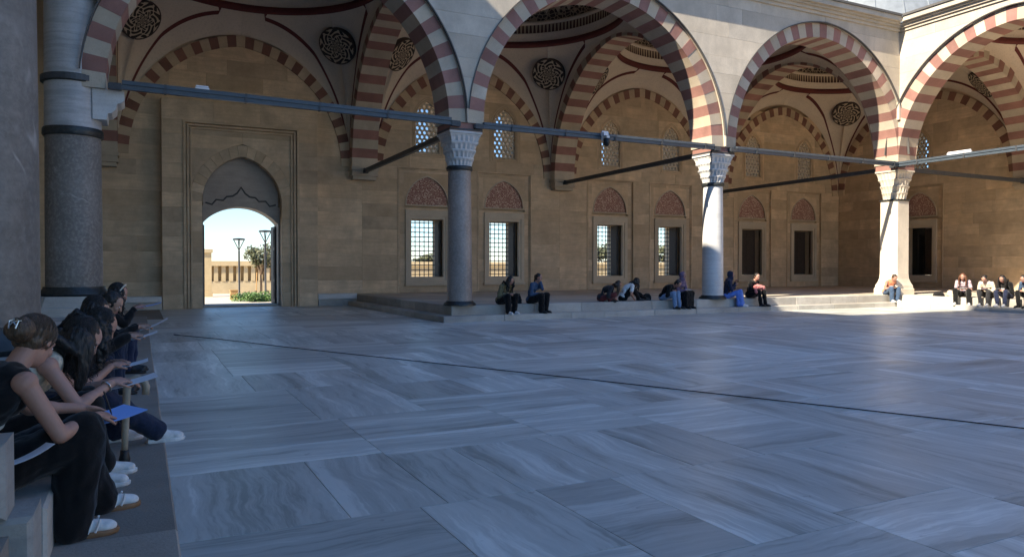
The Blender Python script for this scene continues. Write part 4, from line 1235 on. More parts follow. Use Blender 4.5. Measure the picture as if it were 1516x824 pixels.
mat_skin('skin_light', (0.42, 0.22, 0.155)); mat_skin('skin_tan', (0.40, 0.23, 0.16)); mat_skin('skin_pale', (0.46, 0.25, 0.185))
mat_hair('hair_black', (0.012, 0.010, 0.009)); mat_hair('hair_brown', (0.045, 0.026, 0.016)); mat_hair('hair_blond', (0.095, 0.056, 0.03)); mat_hair('hair_auburn', (0.10, 0.038, 0.018))
for nm, c in (('black', (0.006, 0.006, 0.0065)), ('charcoal', (0.03, 0.03, 0.033)), ('navy', (0.018, 0.024, 0.055)), ('denim', (0.05, 0.085, 0.15)), ('jeans_light', (0.20, 0.30, 0.46)),
              ('jeans_dark', (0.016, 0.024, 0.05)), ('white', (0.70, 0.69, 0.66)), ('cream', (0.62, 0.54, 0.42)), ('olive', (0.16, 0.14, 0.075)), ('blue_dress', (0.13, 0.24, 0.66)),
              ('pink', (0.62, 0.22, 0.20)), ('orange', (0.62, 0.24, 0.12)), ('purple', (0.17, 0.12, 0.19)), ('maroon', (0.13, 0.035, 0.035)), ('grey', (0.25, 0.25, 0.26)), ('lilac', (0.45, 0.36, 0.40))):
    cloth('cloth_' + nm, c)
mat_plain('gum_sole', (0.26, 0.13, 0.06), 0.6); mat_plain('shoe_white', (0.66, 0.65, 0.63), 0.6); mat_plain('shoe_black', (0.012, 0.012, 0.012), 0.5)
mat_plain('lip', (0.36, 0.10, 0.09), 0.45); mat_plain('eye_white', (0.7, 0.68, 0.65), 0.3, 0, 0.03); mat_plain('eye_dark', (0.012, 0.009, 0.007), 0.2)
mat_plain('paper_white', (0.78, 0.79, 0.82), 0.7, 0, 0.02, 4, 0.0); mat_plain('paper_blue', (0.24, 0.42, 0.86), 0.7, 0, 0.03, 4, 0.0)
mat_plain('beige_wood', (0.36, 0.29, 0.21), 0.6); mat_plain('silver', (0.6, 0.6, 0.6), 0.3, 0.9, 0.05)

def caps(m, a, b, ra, rb, n=14, k=4):
    a, b = Vector(a), Vector(b); d = b - a; Ln = d.length
    if Ln < 1e-6: d = Vector((0, 0, 1e-4)); Ln = 1e-4
    d = d / Ln; u = d.orthogonal().normalized(); w = d.cross(u); rows = []
    for i in range(k + 1):
        f = R(90) * (1 - i / k); rows.append((a - d * ra * math.sin(f), max(ra * math.cos(f), 1e-4)))
    for i in range(k + 1):
        f = R(90) * i / k; rows.append((b + d * rb * math.sin(f), max(rb * math.cos(f), 1e-4)))
    o = len(m.v)
    m.grid([[c + (u * math.cos(2 * math.pi * j / n) + w * math.sin(2 * math.pi * j / n)) * r for j in range(n)] for c, r in rows], True)
    m.f.append(tuple(o + j for j in range(n))[::-1]); m.f.append(tuple(o + (len(rows) - 1) * n + j for j in range(n)))
def ell(m, c, fx, fy, fz, rx, ry, rz, n=18, k=10):
    c, fx, fy, fz = Vector(c), Vector(fx), Vector(fy), Vector(fz)
    rows = []
    for i in range(k + 1):
        t = -R(90) + R(180) * i / k; cr, sr = max(math.cos(t), 1e-3), math.sin(t)
        rows.append([c + fx * (rx * cr * math.cos(2 * math.pi * j / n)) + fy * (ry * cr * math.sin(2 * math.pi * j / n)) + fz * (rz * sr) for j in range(n)])
    o = len(m.v); m.grid(rows, True)
    m.f.append(tuple(o + j for j in range(n))[::-1]); m.f.append(tuple(o + k * n + j for j in range(n)))
def fuse(m, name, mat, parent, voxel, smooth=4, wob=None, seed=0.0):
    """one continuous skin over overlapping solids"""
    me = bpy.data.meshes.new(name); me.from_pydata(m.v, [], m.f)
    bm = bmesh.new(); bm.from_mesh(me); bmesh.ops.recalc_face_normals(bm, faces=bm.faces); bm.to_mesh(me); bm.free()
    o = bpy.data.objects.new('tmp', me); TMP.objects.link(o)
    md = o.modifiers.new('r', 'REMESH'); md.mode = 'VOXEL'; md.voxel_size = voxel; md.use_smooth_shade = True
    if smooth: s = o.modifiers.new('s', 'SMOOTH'); s.factor = 0.5; s.iterations = smooth
    dg = bpy.context.evaluated_depsgraph_get()
    me2 = bpy.data.meshes.new_from_object(o.evaluated_get(dg)); me2.name = name
    bpy.data.objects.remove(o); bpy.data.meshes.remove(me)
    if wob:
        sv = Vector((seed * 3.7, seed * 1.9, seed * 5.3)); nrm = [v.normal.copy() for v in me2.vertices]
        for v, n_ in zip(me2.vertices, nrm):
            d = 0.0
            for fr, am, zs in wob:
                q = Vector((v.co.x * fr, v.co.y * fr, v.co.z * fr * zs)) + sv
                d += am * noise.noise(q)
            v.co += n_ * d
    me2.polygons.foreach_set('use_smooth', [True] * len(me2.polygons))
    me2.materials.clear(); me2.materials.append(MATS[mat])
    ob = bpy.data.objects.new(name, me2); COL.objects.link(ob); ob.parent = parent
    return ob
TMP = COL
def ik(a, c, l1, l2, pole):
    a, c, pole = Vector(a), Vector(c), Vector(pole)
    d = c - a; L_ = d.length
    if L_ > (l1 + l2) * 0.995: c = a + d * ((l1 + l2) * 0.995 / L_); d = c - a; L_ = d.length
    if L_ < abs(l1 - l2) + 0.03: c = a + d.normalized() * (abs(l1 - l2) + 0.03); d = c - a; L_ = d.length
    x = (l1 * l1 - l2 * l2 + L_ * L_) / (2 * L_); h = math.sqrt(max(0, l1 * l1 - x * x)); u = d / L_
    p = (pole - u * pole.dot(u)); p = p.normalized() if p.length > 1e-6 else u.orthogonal().normalized()
    return a + u * x + p * h, c
def local_mb(parent, m, name, mat, smooth=True, ang=40):
    o = m.build(name, mat, None, smooth, True, ang); o.parent = parent; return o
def hand(m, wrist, d, palm, side, grip=0.5, s=1.0):
    """palm, four jointed fingers of unequal length and a thumb off the side of the palm"""
    d = Vector(d).normalized(); palm = Vector(palm); palm = (palm - d * palm.dot(d)).normalized()
    lat = d.cross(palm).normalized() * side          # towards the thumb
    w = Vector(wrist); pc = w + d * 0.048 * s
    ell(m, pc, lat, palm, d, 0.040 * s, 0.016 * s, 0.052 * s, 12, 8)
    caps(m, w - d * 0.02, w + d * 0.03, 0.024 * s, 0.024 * s, 10, 3)
    for i, (off, l) in enumerate(((0.030, 0.070), (0.011, 0.078), (-0.009, 0.072), (-0.028, 0.056))):
        k0 = w + d * 0.088 * s + lat * off * s
        l *= s; a1 = grip * 0.75; a2 = grip * 1.7
        d1 = d * math.cos(a1) + palm * math.sin(a1); d2 = d * math.cos(a2) + palm * math.sin(a2)
        k1 = k0 + d1 * l * 0.52; k2 = k1 + d2 * l * 0.48
        caps(m, k0 - d * 0.015, k1, 0.0088 * s, 0.0082 * s, 8, 3); caps(m, k1, k2, 0.0082 * s, 0.007 * s, 8, 3)
    b0 = w + d * 0.03 * s + lat * 0.032 * s
    t1 = (d * 0.6 + lat * 0.6 + palm * 0.5 * grip).normalized(); b1 = b0 + t1 * 0.038 * s
    t2 = (d * 0.85 + lat * 0.1 + palm * 0.5).normalized(); b2 = b1 + t2 * 0.032 * s
    caps(m, b0 - t1 * 0.01, b1, 0.011 * s, 0.0095 * s, 8, 3); caps(m, b1, b2, 0.0095 * s, 0.008 * s, 8, 3)
PEOPLE = []
def person(label, loc, rz, drop, group, lean=0.35, curl=0.25, head=(0.5, 0.0), hands=None, feet=None, knees=None, skin='skin_light', hair=('long', 'hair_black'),
           top=('black', 'long'), bottom=('black', 'trousers'), shoes='black', near=False, tilt=0.0, elbow=(0.15, 0.25), twist=0.0, extras=None, wide=1.0, world=True, grip=0.6):
    root = bpy.data.objects.new('person', None); COL.objects.link(root)
    root.location = loc; root.rotation_euler = (0, 0, rz); tag(root, label, 'person', group)
    sd = len(PEOPLE) * 1.37 + 0.5; PEOPLE.append(root)
    vb, vc, vh = (0.0062, 0.0085, 0.0075) if near else (0.0105, 0.014, 0.013)
    Y = Vector((0, 1, 0))
    # spine, bending forward
    P = [Vector((-0.02, 0, 0.10))]; ang = lean * 0.55
    segs = (0.17, 0.17, 0.18); dirs = []
    for i, l in enumerate(segs):
        dirv = Vector((math.sin(ang), tilt * 0.5, math.cos(ang))).normalized(); dirs.append(dirv); P.append(P[-1] + dirv * l); ang += curl + lean * 0.3
    up = dirs[-1]; tw = Matrix.Rotation(twist, 3, 'Z'); lat = (tw @ Y); lat = (lat - up * lat.dot(up)).normalized(); fwd = lat.cross(up).normalized()
    neck0 = P[-1] + up * 0.01
    na = lean * 0.5 + head[0] * 0.45
    nd = (up * 0.55 + Vector((math.sin(na), 0, math.cos(na))) * 0.45).normalized()
    hb = neck0 + nd * 0.085
    hf0 = Vector((math.cos(twist + head[1]), math.sin(twist + head[1]), 0)); pit = head[0]
    hf = (hf0 * math.cos(pit) - Vector((0, 0, 1)) * math.sin(pit)).normalized()
    hu = (hf0 * math.sin(pit) + Vector((0, 0, 1)) * math.cos(pit)).normalized(); hl = hu.cross(hf).normalized()
    hc = hb + hu * 0.085 + hf * 0.025
    body = MB(); shirt = MB(); pants = MB()
    # torso
    for m, g in ((body, 0.0), (shirt, 0.012)):
        ell(m, P[0] + Vector((0, 0, 0.02)), (1, 0, 0), Y, (0, 0, 1), 0.115 + g, 0.168 + g, 0.12 + g)
        ell(m, P[1], fwd, lat, dirs[0], 0.098 + g, 0.138 + g, 0.15 + g)
        ell(m, P[2] + up * 0.03, fwd, lat, up, 0.105 + g, 0.150 + g, 0.15 + g)
        ell(m, P[3] - up * 0.05, fwd, lat, up, 0.085 + g, 0.165 + g, 0.085 + g)
        for s in (1, -1): ell(m, P[2] + up * 0.055 + fwd * 0.06 + lat * s * 0.065, fwd, lat, up, 0.055 + g, 0.06 + g, 0.06 + g, 12, 8)
    # neck, head and face
    caps(body, neck0 - up * 0.05, hb + hu * 0.03, 0.056, 0.05)
    ell(body, hc + hu * 0.025, hf, hl, hu, 0.098, 0.076, 0.092)
    ell(body, hc - hu * 0.045 + hf * 0.022, hf, hl, hu, 0.070, 0.058, 0.075)
    caps(body, hc - hu * 0.088 + hf * 0.055, hc - hu * 0.085 + hf * 0.062, 0.024, 0.022, 10, 3)
    caps(body, hc + hu * 0.018 + hf * 0.088, hc - hu * 0.022 + hf * 0.108, 0.009, 0.0135, 10, 3)
    caps(body, hc + hu * 0.032 + hf * 0.083 + hl * 0.035, hc + hu * 0.032 + hf * 0.083 - hl * 0.035, 0.013, 0.013, 10, 3)
    for s in (1, -1):
        ell(body, hc + hl * s * 0.076 - hf * 0.008 - hu * 0.004, hf, hl, hu, 0.017, 0.010, 0.030, 10, 6)
        ell(body, hc + hl * s * 0.038 + hf * 0.062 - hu * 0.022, hf, hl, hu, 0.026, 0.024, 0.026, 10, 6)
    small = []; lips = MB()
    for s in (1, -1):
        e = hc + hl * s * 0.031 + hf * 0.082 + hu * 0.008
        eyes = MB(); pup = MB(); brow = MB(); small += [(eyes, 'eye', 'eye_white'), (pup, 'pupil', 'eye_dark'), (brow, 'eyebrow', 'hair_black')]
        ell(eyes, e, hf, hl, hu, 0.010, 0.0145, 0.0075, 10, 6); ell(pup, e + hf * 0.0065 - hu * 0.002, hf, hl, hu, 0.005, 0.0065, 0.0065, 8, 6)
        caps(brow, e + hu * 0.022 + hl * s * 0.016 + hf * 0.004, e + hu * 0.024 - hl * s * 0.012 + hf * 0.012, 0.003, 0.004, 6, 2)
    ell(lips, hc - hu * 0.052 + hf * 0.086, hf, hl, hu, 0.012, 0.023, 0.0055, 12, 6); ell(lips, hc - hu * 0.062 + hf * 0.085, hf, hl, hu, 0.011, 0.019, 0.006, 12, 6)
    # arms
    hands = hands or {}
    A = {}
    for s, key in ((1, 'l'), (-1, 'r')):
        sh = P[3] - up * 0.045 + lat * s * 0.172
        tgt = Vector(hands.get(key, (0.33, s * 0.07, 0.30)))
        el, wr = ik(sh, tgt, 0.285, 0.245, Vector((-elbow[0], s * elbow[1], -0.5)))
        A[key] = (sh, el, wr)
        caps(body, sh, el, 0.047, 0.037); caps(body, el, wr, 0.038, 0.025)
        ell(body, el.lerp(wr, 0.28), (wr - el).orthogonal().normalized(), (wr - el).normalized().cross((wr - el).orthogonal().normalized()), (wr - el).normalized(), 0.041, 0.041, 0.09, 12, 8)
        ell(body, sh, fwd, lat, up, 0.056, 0.056, 0.058, 12, 8)
        hd = (wr - el).normalized(); fw = (hd + Vector((0.35, -s * 0.15, -0.25))).normalized()
        hand(body, wr, fw, Vector((0.25, -s * 0.45, -0.9)), s, grip)
        if top[1] in ('short', 'long'):
            e2 = el if top[1] == 'long' else sh.lerp(el, 0.62)
            ell(shirt, sh, fwd, lat, up, 0.074, 0.074, 0.07, 12, 8)
            caps(shirt, sh, e2, 0.066, 0.056 if top[1] == 'long' else 0.060)
            if top[1] == 'long': caps(shirt, el, el.lerp(wr, 0.93), 0.055, 0.040)
        elif top[1] == 'sleeveless':
            caps(shirt, sh - lat * s * 0.07 + up * 0.03, sh - lat * s * 0.055 - up * 0.10, 0.052, 0.075)
    if top[1] != 'sleeveless' or True: caps(shirt, neck0 - up * 0.06 - fwd * 0.01, neck0 - up * 0.025 - fwd * 0.008, 0.075, 0.062)
    # legs
    feet = feet or {}
    K = {}
    for s, key in ((1, 'l'), (-1, 'r')):
        hip = Vector((0.03, s * 0.092, 0.095))
        an = Vector(feet.get(key, (0.40, s * 0.11, -drop + 0.085)))
        pole = Vector((knees or {}).get(key, (0.5, s * 0.15, 1.0)))
        kn, an = ik(hip, an, 0.425, 0.415, pole); K[key] = (hip, kn, an)
        caps(body, hip, kn, 0.080, 0.052); caps(body, kn, an, 0.050, 0.036)
        sh_ = (an - kn).normalized()
        ell(body, kn.lerp(an, 0.3) - Vector((0.012, 0, 0)), sh_.orthogonal().normalized(), sh_.cross(sh_.orthogonal().normalized()), sh_, 0.052, 0.052, 0.12, 12, 8)
        dirf = Vector((kn.x - hip.x, (kn.y - hip.y), 0)); dirf = dirf.normalized() if dirf.length > 0.05 else Vector((1, 0, 0))
        dirf = (dirf + Vector((0.6, 0, 0))).normalized()
        if 'toe' in feet: dirf = Vector(feet['toe'][key]).normalized()
        caps(body, an - Vector((0, 0, 0.035)), an + dirf * 0.14 - Vector((0, 0, 0.055)), 0.036, 0.026)
        sl = dirf.cross(Vector((0, 0, 1))).normalized(); zf = an.z - 0.085
        # shoe
        smat = 'shoe_' + shoes if shoes in ('white', 'black') else shoes
        sm = MB(); base = an.copy(); base.z = zf
        caps(sm, base + dirf * -0.025 + Vector((0, 0, 0.055)), base + dirf * 0.05 + Vector((0, 0, 0.058)), 0.042, 0.042)
        caps(sm, base + dirf * 0.05 + Vector((0, 0, 0.048)), base + dirf * 0.15 + Vector((0, 0, 0.036)), 0.042, 0.034); ell(sm, base + dirf * 0.145 + Vector((0, 0, 0.036)), dirf, sl, (0, 0, 1), 0.05, 0.044, 0.032, 12, 8)
        caps(sm, base + dirf * -0.02 + Vector((0, 0, 0.06)), base + Vector((0, 0, 0.095)), 0.043, 0.045)
        so = fuse(sm, 'shoe', smat, root, 0.007 if near else 0.012, 3)
        so2 = MB(); rows = []
        outl = [(-0.068, 0), (-0.055, .032), (-0.01, .038), (0.05, .038), (0.11, .046), (0.16, .043), (0.19, .022), (0.197, 0)]
        outl = outl + [(x, -y) for x, y in outl[1:-1][::-1]]
        for z_, k_ in ((0.0, 0.98), (0.006, 1.03), (0.024, 1.04), (0.028, 0.99)): rows.append([base + dirf * (x * k_) + sl * (y * k_) + Vector((0, 0, z_)) for x, y in outl])
        so2.grid(rows, True); n_ = len(outl); so2.f.append(tuple(range(n_))[::-1]); so2.f.append(tuple(3 * n_ + q for q in range(n_)))
        sole = local_mb(so, so2, 'sole', 'gum_sole' if (extras and extras.get('gum')) else ('shoe_white' if smat != 'shoe_black' else 'shoe_black'))
        if extras and extras.get('stripes'):
            for q in (0.03, 0.062, 0.094):
                for sg in (1, -1):
                    stm = MB().tube([base + dirf * q + sl * sg * 0.046 + Vector((0, 0, 0.026)), base + dirf * (q + 0.012) + sl * sg * 0.045 + Vector((0, 0, 0.055)), base + dirf * (q + 0.022) + sl * sg * 0.030 + Vector((0, 0, 0.083))], 0.006, 6)
                    local_mb(so, stm, 'stripe', 'shoe_white' if extras['stripes'] == 'white' else 'cloth_grey')
        if bottom[1] == 'trousers':
            w = wide
            caps(pants, hip, kn, 0.098, 0.072 * w); caps(pants, kn, an + Vector((0, 0, 0.0)), 0.070 * w, 0.062 * w); caps(pants, an.lerp(kn, 0.12), an - Vector((0, 0, 0.012)), 0.060 * w, 0.060 * w)
    if bottom[1] == 'trousers':
        ell(pants, P[0] + Vector((0.0, 0, 0.0)), (1, 0, 0), Y, (0, 0, 1), 0.13, 0.182, 0.115)
    else:   # long skirt draped over the knees to the feet
        ell(pants, P[0], (1, 0, 0), Y, (0, 0, 1), 0.14, 0.19, 0.115)
        hl_, kl, al = K['l']; hr, kr, ar = K['r']
        for f in (0, 0.25, 0.5, 0.75, 1.0):
            h_, k_, a_ = hl_.lerp(hr, f), kl.lerp(kr, f), al.lerp(ar, f)
            caps(pants, h_, k_, 0.095, 0.075); a2 = a_ + Vector((0.0, 0, -0.01)); sp = (a_ - (al + ar) / 2) * 0.35
            caps(pants, k_, a2 + sp, 0.075, 0.07); caps(pants, k_ - Vector((0.09, 0, 0.05)), a2 + sp - Vector((0.08, 0, 0)), 0.06, 0.065)
    b = fuse(body, 'body', skin, root, vb, 3)
    for m, nm, mt in small + [(lips, 'lips', 'lip')]: local_mb(b, m, nm, mt, True, None)
    fuse(shirt, 'top', 'cloth_' + top[0], root, vc, 3, [(9, 0.014, 1.0), (24, 0.008, 0.7)], sd)
    fuse(pants, 'trousers' if bottom[1] == 'trousers' else 'skirt', 'cloth_' + bottom[0], root, vc, 3, [(8, 0.016, 1.0), (21, 0.009, 0.6)], sd + 3)
    # hair
    hm = MB(); st, hmat = hair
    down = Vector((0, 0, -1))
    if st != 'hijab':
        ell(hm, hc + hu * 0.034 - hf * 0.022, hf, hl, hu, 0.098, 0.088, 0.096)
        if st == 'bun': ell(hm, hc - hu * 0.005 - hf * 0.045, hf, hl, hu, 0.060, 0.076, 0.070)
        else: ell(hm, hc - hu * 0.015 - hf * 0.045, hf, hl, hu, 0.066, 0.080, 0.090)
    rr = random.Random(int(sd * 100))
    if st in ('long', 'curly'):
        nL = 15 if near else 9
        for i in range(nL):
            f = -1 + 2 * i / (nL - 1)                       # from one temple round the back to the other
            a = f * R(118)
            p0 = hc + hu * (0.03) + (-hf * math.cos(a) * 0.085) + hl * math.sin(a) * 0.082
            pts = [p0]
            ln = rr.uniform(0.26, 0.36); outw = (-hf * math.cos(a) * 0.3 + hl * math.sin(a)).normalized()
            for k in range(1, 7):
                g = k / 6
                q = p0 + (down * 0.75 - hu * 0.25).normalized() * ln * g + outw * (0.012 + 0.022 * math.sin(g * 3.1)) 
                if st == 'curly': q += Vector((rr.uniform(-1, 1), rr.uniform(-1, 1), 0)) * 0.018
                # keep the locks outside the back
                bk = (q - P[3]).dot(fwd)
                if abs(a) < R(85) and q.z < neck0.z and bk > -0.12: q += -fwd * (0.12 + bk) * 0.9
                pts.append(q)
            for k in range(6): caps(hm, pts[k], pts[k + 1], 0.034 - 0.003 * k, 0.034 - 0.003 * (k + 1), 8, 3)
    if st == 'bun':
        ell(hm, hc - hu * 0.005 - hf * 0.125, hf, hl, hu, 0.055, 0.066, 0.060)
        for q in range(10): aq = q * 0.63; ell(hm, hc + hu * (-0.005 + 0.038 * math.sin(aq)) - hf * 0.135 + hl * 0.042 * math.cos(aq), hf, hl, hu, 0.034, 0.024, 0.024, 10, 6)
    if st == 'tail':
        ell(hm, hc + hu * 0.03 - hf * 0.115, hf, hl, hu, 0.035, 0.035, 0.04)
        p = hc + hu * 0.02 - hf * 0.13
        for k in range(4): q = p + down * 0.06 - hf * 0.006; caps(hm, p, q, 0.03 - .004 * k, 0.026 - .004 * k, 8, 3); p = q
    if st == 'hijab':
        ell(hm, hc + hu * 0.018 - hf * 0.026, hf, hl, hu, 0.112, 0.100, 0.118)
        caps(hm, hc - hu * 0.09 + hf * 0.0, neck0 - up * 0.03, 0.088, 0.11)
        ell(hm, P[3] - up * 0.02, fwd, lat, up, 0.125, 0.19, 0.07); ell(hm, P[2] + up * 0.07, fwd, lat, up, 0.145, 0.175, 0.10)
        fuse(hm, 'headscarf', hmat, root, vh, 4, [(12, 0.012, 1), (30, 0.005, 1)], sd)
    else:
        hw = [(26, 0.008, 0.5), (70, 0.006, 0.35)] if st != 'curly' else [(30, 0.016, 0.8), (75, 0.009, 0.8)]
        ho = fuse(hm, 'hair', hmat, root, vh, 2, hw, sd)
        if near and st in ('bun', 'long', 'curly'):
            # loose strands lying over the surface
            sm = MB()
            for _ in range(260 if st != 'bun' else 200):
                a = rr.uniform(-R(120), R(120)); e0 = rr.uniform(R(10), R(88)); pts = []
                for k in range(6):
                    e = e0 - k * R(13); r_ = 1.035 + rr.uniform(0, 0.03)
                    aa = a + 0.05 * math.sin(k + a * 9)
                    pts.append(hc + hu * 0.034 - hf * 0.022 + (-hf * math.cos(aa) * 0.098 + hl * math.sin(aa) * 0.088) * math.cos(e) * r_ + hu * 0.096 * math.sin(e) * r_)
                if st != 'bun':
                    for k in range(1, 6): pts.append(pts[5] + (down + Vector((rr.uniform(-.25, .25), rr.uniform(-.25, .25), 0))) * 0.05 * k)
                sm.tube(pts, 0.0014, 4, False)
            o_ = local_mb(ho, sm, 'strands', hmat, True, None); o_['kind'] = 'stuff'
    info = dict(root=root, hc=hc, hf=hf, hu=hu, hl=hl, A=A, K=K, neck=neck0, P=P)
    return info
def to_world(info, p): 
    r = info['root']; return Matrix.Translation(r.location) @ Matrix.Rotation(r.rotation_euler.z, 4, 'Z') @ Vector(p)
def sheet(label, c, yaw, w, h, pitch=0.0, roll=0.0, mat='paper_white', curl=0.02, name='paper_sheet', cat='paper', group=None, th=0.0012):
    """a real sheet with a little thickness and curl"""
    m = MB(); n = 8; rows = []
    for zt in (0, 1):
        for i in range(n + 1):
            x = -w / 2 + w * i / n
            rows.append([(x, -h / 2 + h * j / 4, curl * (2 * i / n - 1) ** 2 + (th if zt else 0)) for j in range(5)])
    m.grid(rows[:n + 1]); m.grid(rows[n + 1:])
    k = n + 1
    o = 0; b_ = k * 5
    edge = [i * 5 for i in range(k)] + [n * 5 + j for j in range(1, 5)] + [i * 5 + 4 for i in range(n - 1, -1, -1)] + [j for j in range(3, 0, -1)]
    for i in range(len(edge)):
        a, d = edge[i], edge[(i + 1) % len(edge)]; m.f.append((a, d, b_ + d, b_ + a))
    ob = m.build(name, mat, None, True, True, 40); ob.location = c; ob.rotation_euler = (roll, pitch, yaw)
    tag(ob, label, cat, group); return ob
def pen(label, p, d, mat='black_plastic'):
    p, d = Vector(p), Vector(d).normalized(); m = MB()
    m.tube([p, p + d * 0.012, p + d * 0.02, p + d * 0.125, p + d * 0.13], [0.001, 0.003, 0.0042, 0.0042, 0.003], 8)
    o = m.build('pen', mat); tag(o, label, 'pen'); return o

GL = 'people seated along the portico step'; GF = 'people seated along the far arcade step'; GR = 'people seated along the side arcade step'
def wl(loc, rz, p):   # world point -> local
    return Matrix.Rotation(-rz, 3, 'Z') @ (Vector(p) - Vector(loc))
# ---- the row on the left
loc = (-0.71, 4.06, PLAT); rz = R(32)
i1 = person('blond woman in black sleeveless top with a hair clip, back turned, writing', loc, rz, 0.26, GL, lean=0.30, curl=0.20, head=(0.62, 0.55), near=True, skin='skin_light',
       hair=('bun', 'hair_blond'), top=('black', 'sleeveless'), bottom=('black', 'trousers'), shoes='white', wide=1.55, elbow=(0.02, 0.25), extras=dict(gum=True, stripes='white'),
       hands={'r': wl(loc, rz, (-0.20, 4.20, 0.73)), 'l': wl(loc, rz, (-0.28, 4.55, 0.72))},
       feet={'r': wl(loc, rz, (-0.30, 4.13, 0.245)), 'l': wl(loc, rz, (-0.20, 4.52, 0.245)), 'toe': {'r': wl((0, 0, 0), rz, (1, 0.12, 0)), 'l': wl((0, 0, 0), rz, (1, 0.25, 0))}})
hc, hf, hu, hl = i1['hc'], i1['hf'], i1['hu'], i1['hl']
m = MB(); pb = hc + hu * 0.0 - hf * 0.180
for s in (1, -1):
    m.tube([pb + hl * s * 0.004 + hu * 0.02, pb + hl * s * 0.022 + hu * 0.006 - hf * 0.008, pb + hl * s * 0.016 - hu * 0.03], 0.004, 6)
    m.tube([pb + hl * s * 0.03 + hu * 0.012, pb - hf * 0.01, pb - hl * s * 0.02 - hu * 0.02], 0.0035, 6)
local_mb(i1['root'], m, 'hair_clip', 'silver')
sheet('bright blue sheet on the knees of the blond woman', (-0.13, 4.36, 0.70), R(38), 0.27, 0.19, R(-6), R(4), 'paper_blue', 0.008)
pen('dark pen in the hand of the blond woman', (-0.13, 4.24, 0.725), (-0.25, -0.1, 0.9))
sheet('white sheet on the thigh of the blond woman behind the marble block', (-0.47, 3.86, 0.625), R(20), 0.25, 0.16, R(-16), R(-8), 'paper_white', 0.02)
loc = (-0.72, 5.10, PLAT); rz = R(8)
i2 = person('dark haired woman in cream ruffled top bending over her notes', loc, rz, 0.26, GL, lean=0.42, curl=0.24, head=(0.75, -0.15), near=True, skin='skin_pale',
       hair=('long', 'hair_black'), top=('cream', 'sleeveless'), bottom=('black', 'trousers'), shoes='white', wide=1.2, elbow=(0.05, 0.3),
       hands={'r': wl(loc, rz, (-0.16, 5.06, 0.77)), 'l': wl(loc, rz, (-0.14, 5.32, 0.75))}, feet={'r': wl(loc, rz, (-0.26, 5.02, 0.245)), 'l': wl(loc, rz, (-0.22, 5.28, 0.245))})
w_ = i2['A']['r'][2]; e_ = i2['A']['r'][1]; q_ = w_.lerp(e_, 0.14); dd_ = (w_ - e_).normalized(); u_ = dd_.orthogonal().normalized(); v_ = dd_.cross(u_)
m = MB().tube([q_ + (u_ * math.cos(k * R(20)) + v_ * math.sin(k * R(20))) * 0.033 for k in range(19)], 0.005, 6); local_mb(i2['root'], m, 'bracelet', 'silver')
sheet('white sheet on a clipboard held by the woman in the cream top', (-0.05, 5.17, 0.755), R(6), 0.29, 0.21, R(-12), 0, 'paper_white', 0.006)
loc = (-0.66, 6.05, PLAT); rz = R(2)
i3 = person('curly haired woman in dark jeans with one white trainer stretched forward', loc, rz, 0.26, GL, lean=0.42, curl=0.24, head=(0.7, -0.05), near=True, skin='skin_light',
       hair=('curly', 'hair_black'), top=('black', 'short'), bottom=('jeans_dark', 'trousers'), shoes='white', wide=1.2,
       hands={'r': wl(loc, rz, (-0.19, 6.00, 0.76)), 'l': wl(loc, rz, (-0.19, 6.24, 0.76))}, feet={'r': wl(loc, rz, (0.10, 6.14, 0.245)), 'l': wl(loc, rz, (-0.18, 6.30, 0.245))})
sheet('white sheet held by the curly haired woman', (-0.08, 6.12, 0.75), R(0), 0.27, 0.20, R(-10), 0, 'paper_white', 0.01)
loc = (-0.70, 7.35, PLAT); rz = R(0)
person('long haired woman in black jacket seated beside the curly haired woman', loc, rz, 0.26, GL, lean=0.36, curl=0.2, head=(0.6, 0.0), near=True, skin='skin_tan', hair=('long', 'hair_black'), top=('black', 'long'),
       bottom=('jeans_dark', 'trousers'), shoes='black', hands={'r': wl(loc, rz, (-0.10, 7.28, 0.86)), 'l': wl(loc, rz, (-0.10, 7.48, 0.86))})
sheet('white sheet held by the long haired woman in the black jacket', (0.0, 7.38, 0.845), R(0), 0.29, 0.21, R(-14), 0, 'paper_white', 0.012)
loc = (-0.62, 8.75, PLAT); rz = R(-4)
person('dark clothed woman with tied back hair holding a tilted sheet', loc, rz, 0.26, GL, lean=0.38, curl=0.2, head=(0.55, 0.0), near=True, skin='skin_tan', hair=('tail', 'hair_black'), top=('black', 'long'),
       bottom=('jeans_dark', 'trousers'), shoes='black', hands={'r': wl(loc, rz, (-0.02, 8.70, 0.84)), 'l': wl(loc, rz, (-0.02, 8.88, 0.84))})
sheet('white sheet held by the woman with tied back hair', (0.14, 8.78, 0.85), R(0), 0.29, 0.21, R(-24), 0, 'paper_white', 0.012)
loc = (-0.52, 10.4, PLAT); rz = R(-6)
i6 = person('woman in black with a pale headband reading a raised sheet', loc, rz, 0.26, GL, lean=0.28, curl=0.15, head=(0.45, 0.0), near=True, skin='skin_light', hair=('curly', 'hair_black'), top=('black', 'long'),
       bottom=('navy', 'trousers'), shoes='black', hands={'r': wl(loc, rz, (-0.06, 10.36, 0.95)), 'l': wl(loc, rz, (-0.06, 10.55, 0.95))})
hc, hf, hu, hl = i6['hc'], i6['hf'], i6['hu'], i6['hl']
m = MB().tube([hc + hu * 0.03 + (hl * math.cos(R(k * 10)) * 0.098 + hu * math.sin(R(k * 10)) * 0.104) + hf * (0.01 + 0.02 * math.sin(R(k * 10))) for k in range(19)], 0.009, 8)
local_mb(i6['root'], m, 'headband', 'cloth_cream')
sheet('pale blue sheet raised by the woman with the headband', (0.10, 10.45, 0.98), R(0), 0.29, 0.21, R(-10), 0, 'paper_blue', 0.012)
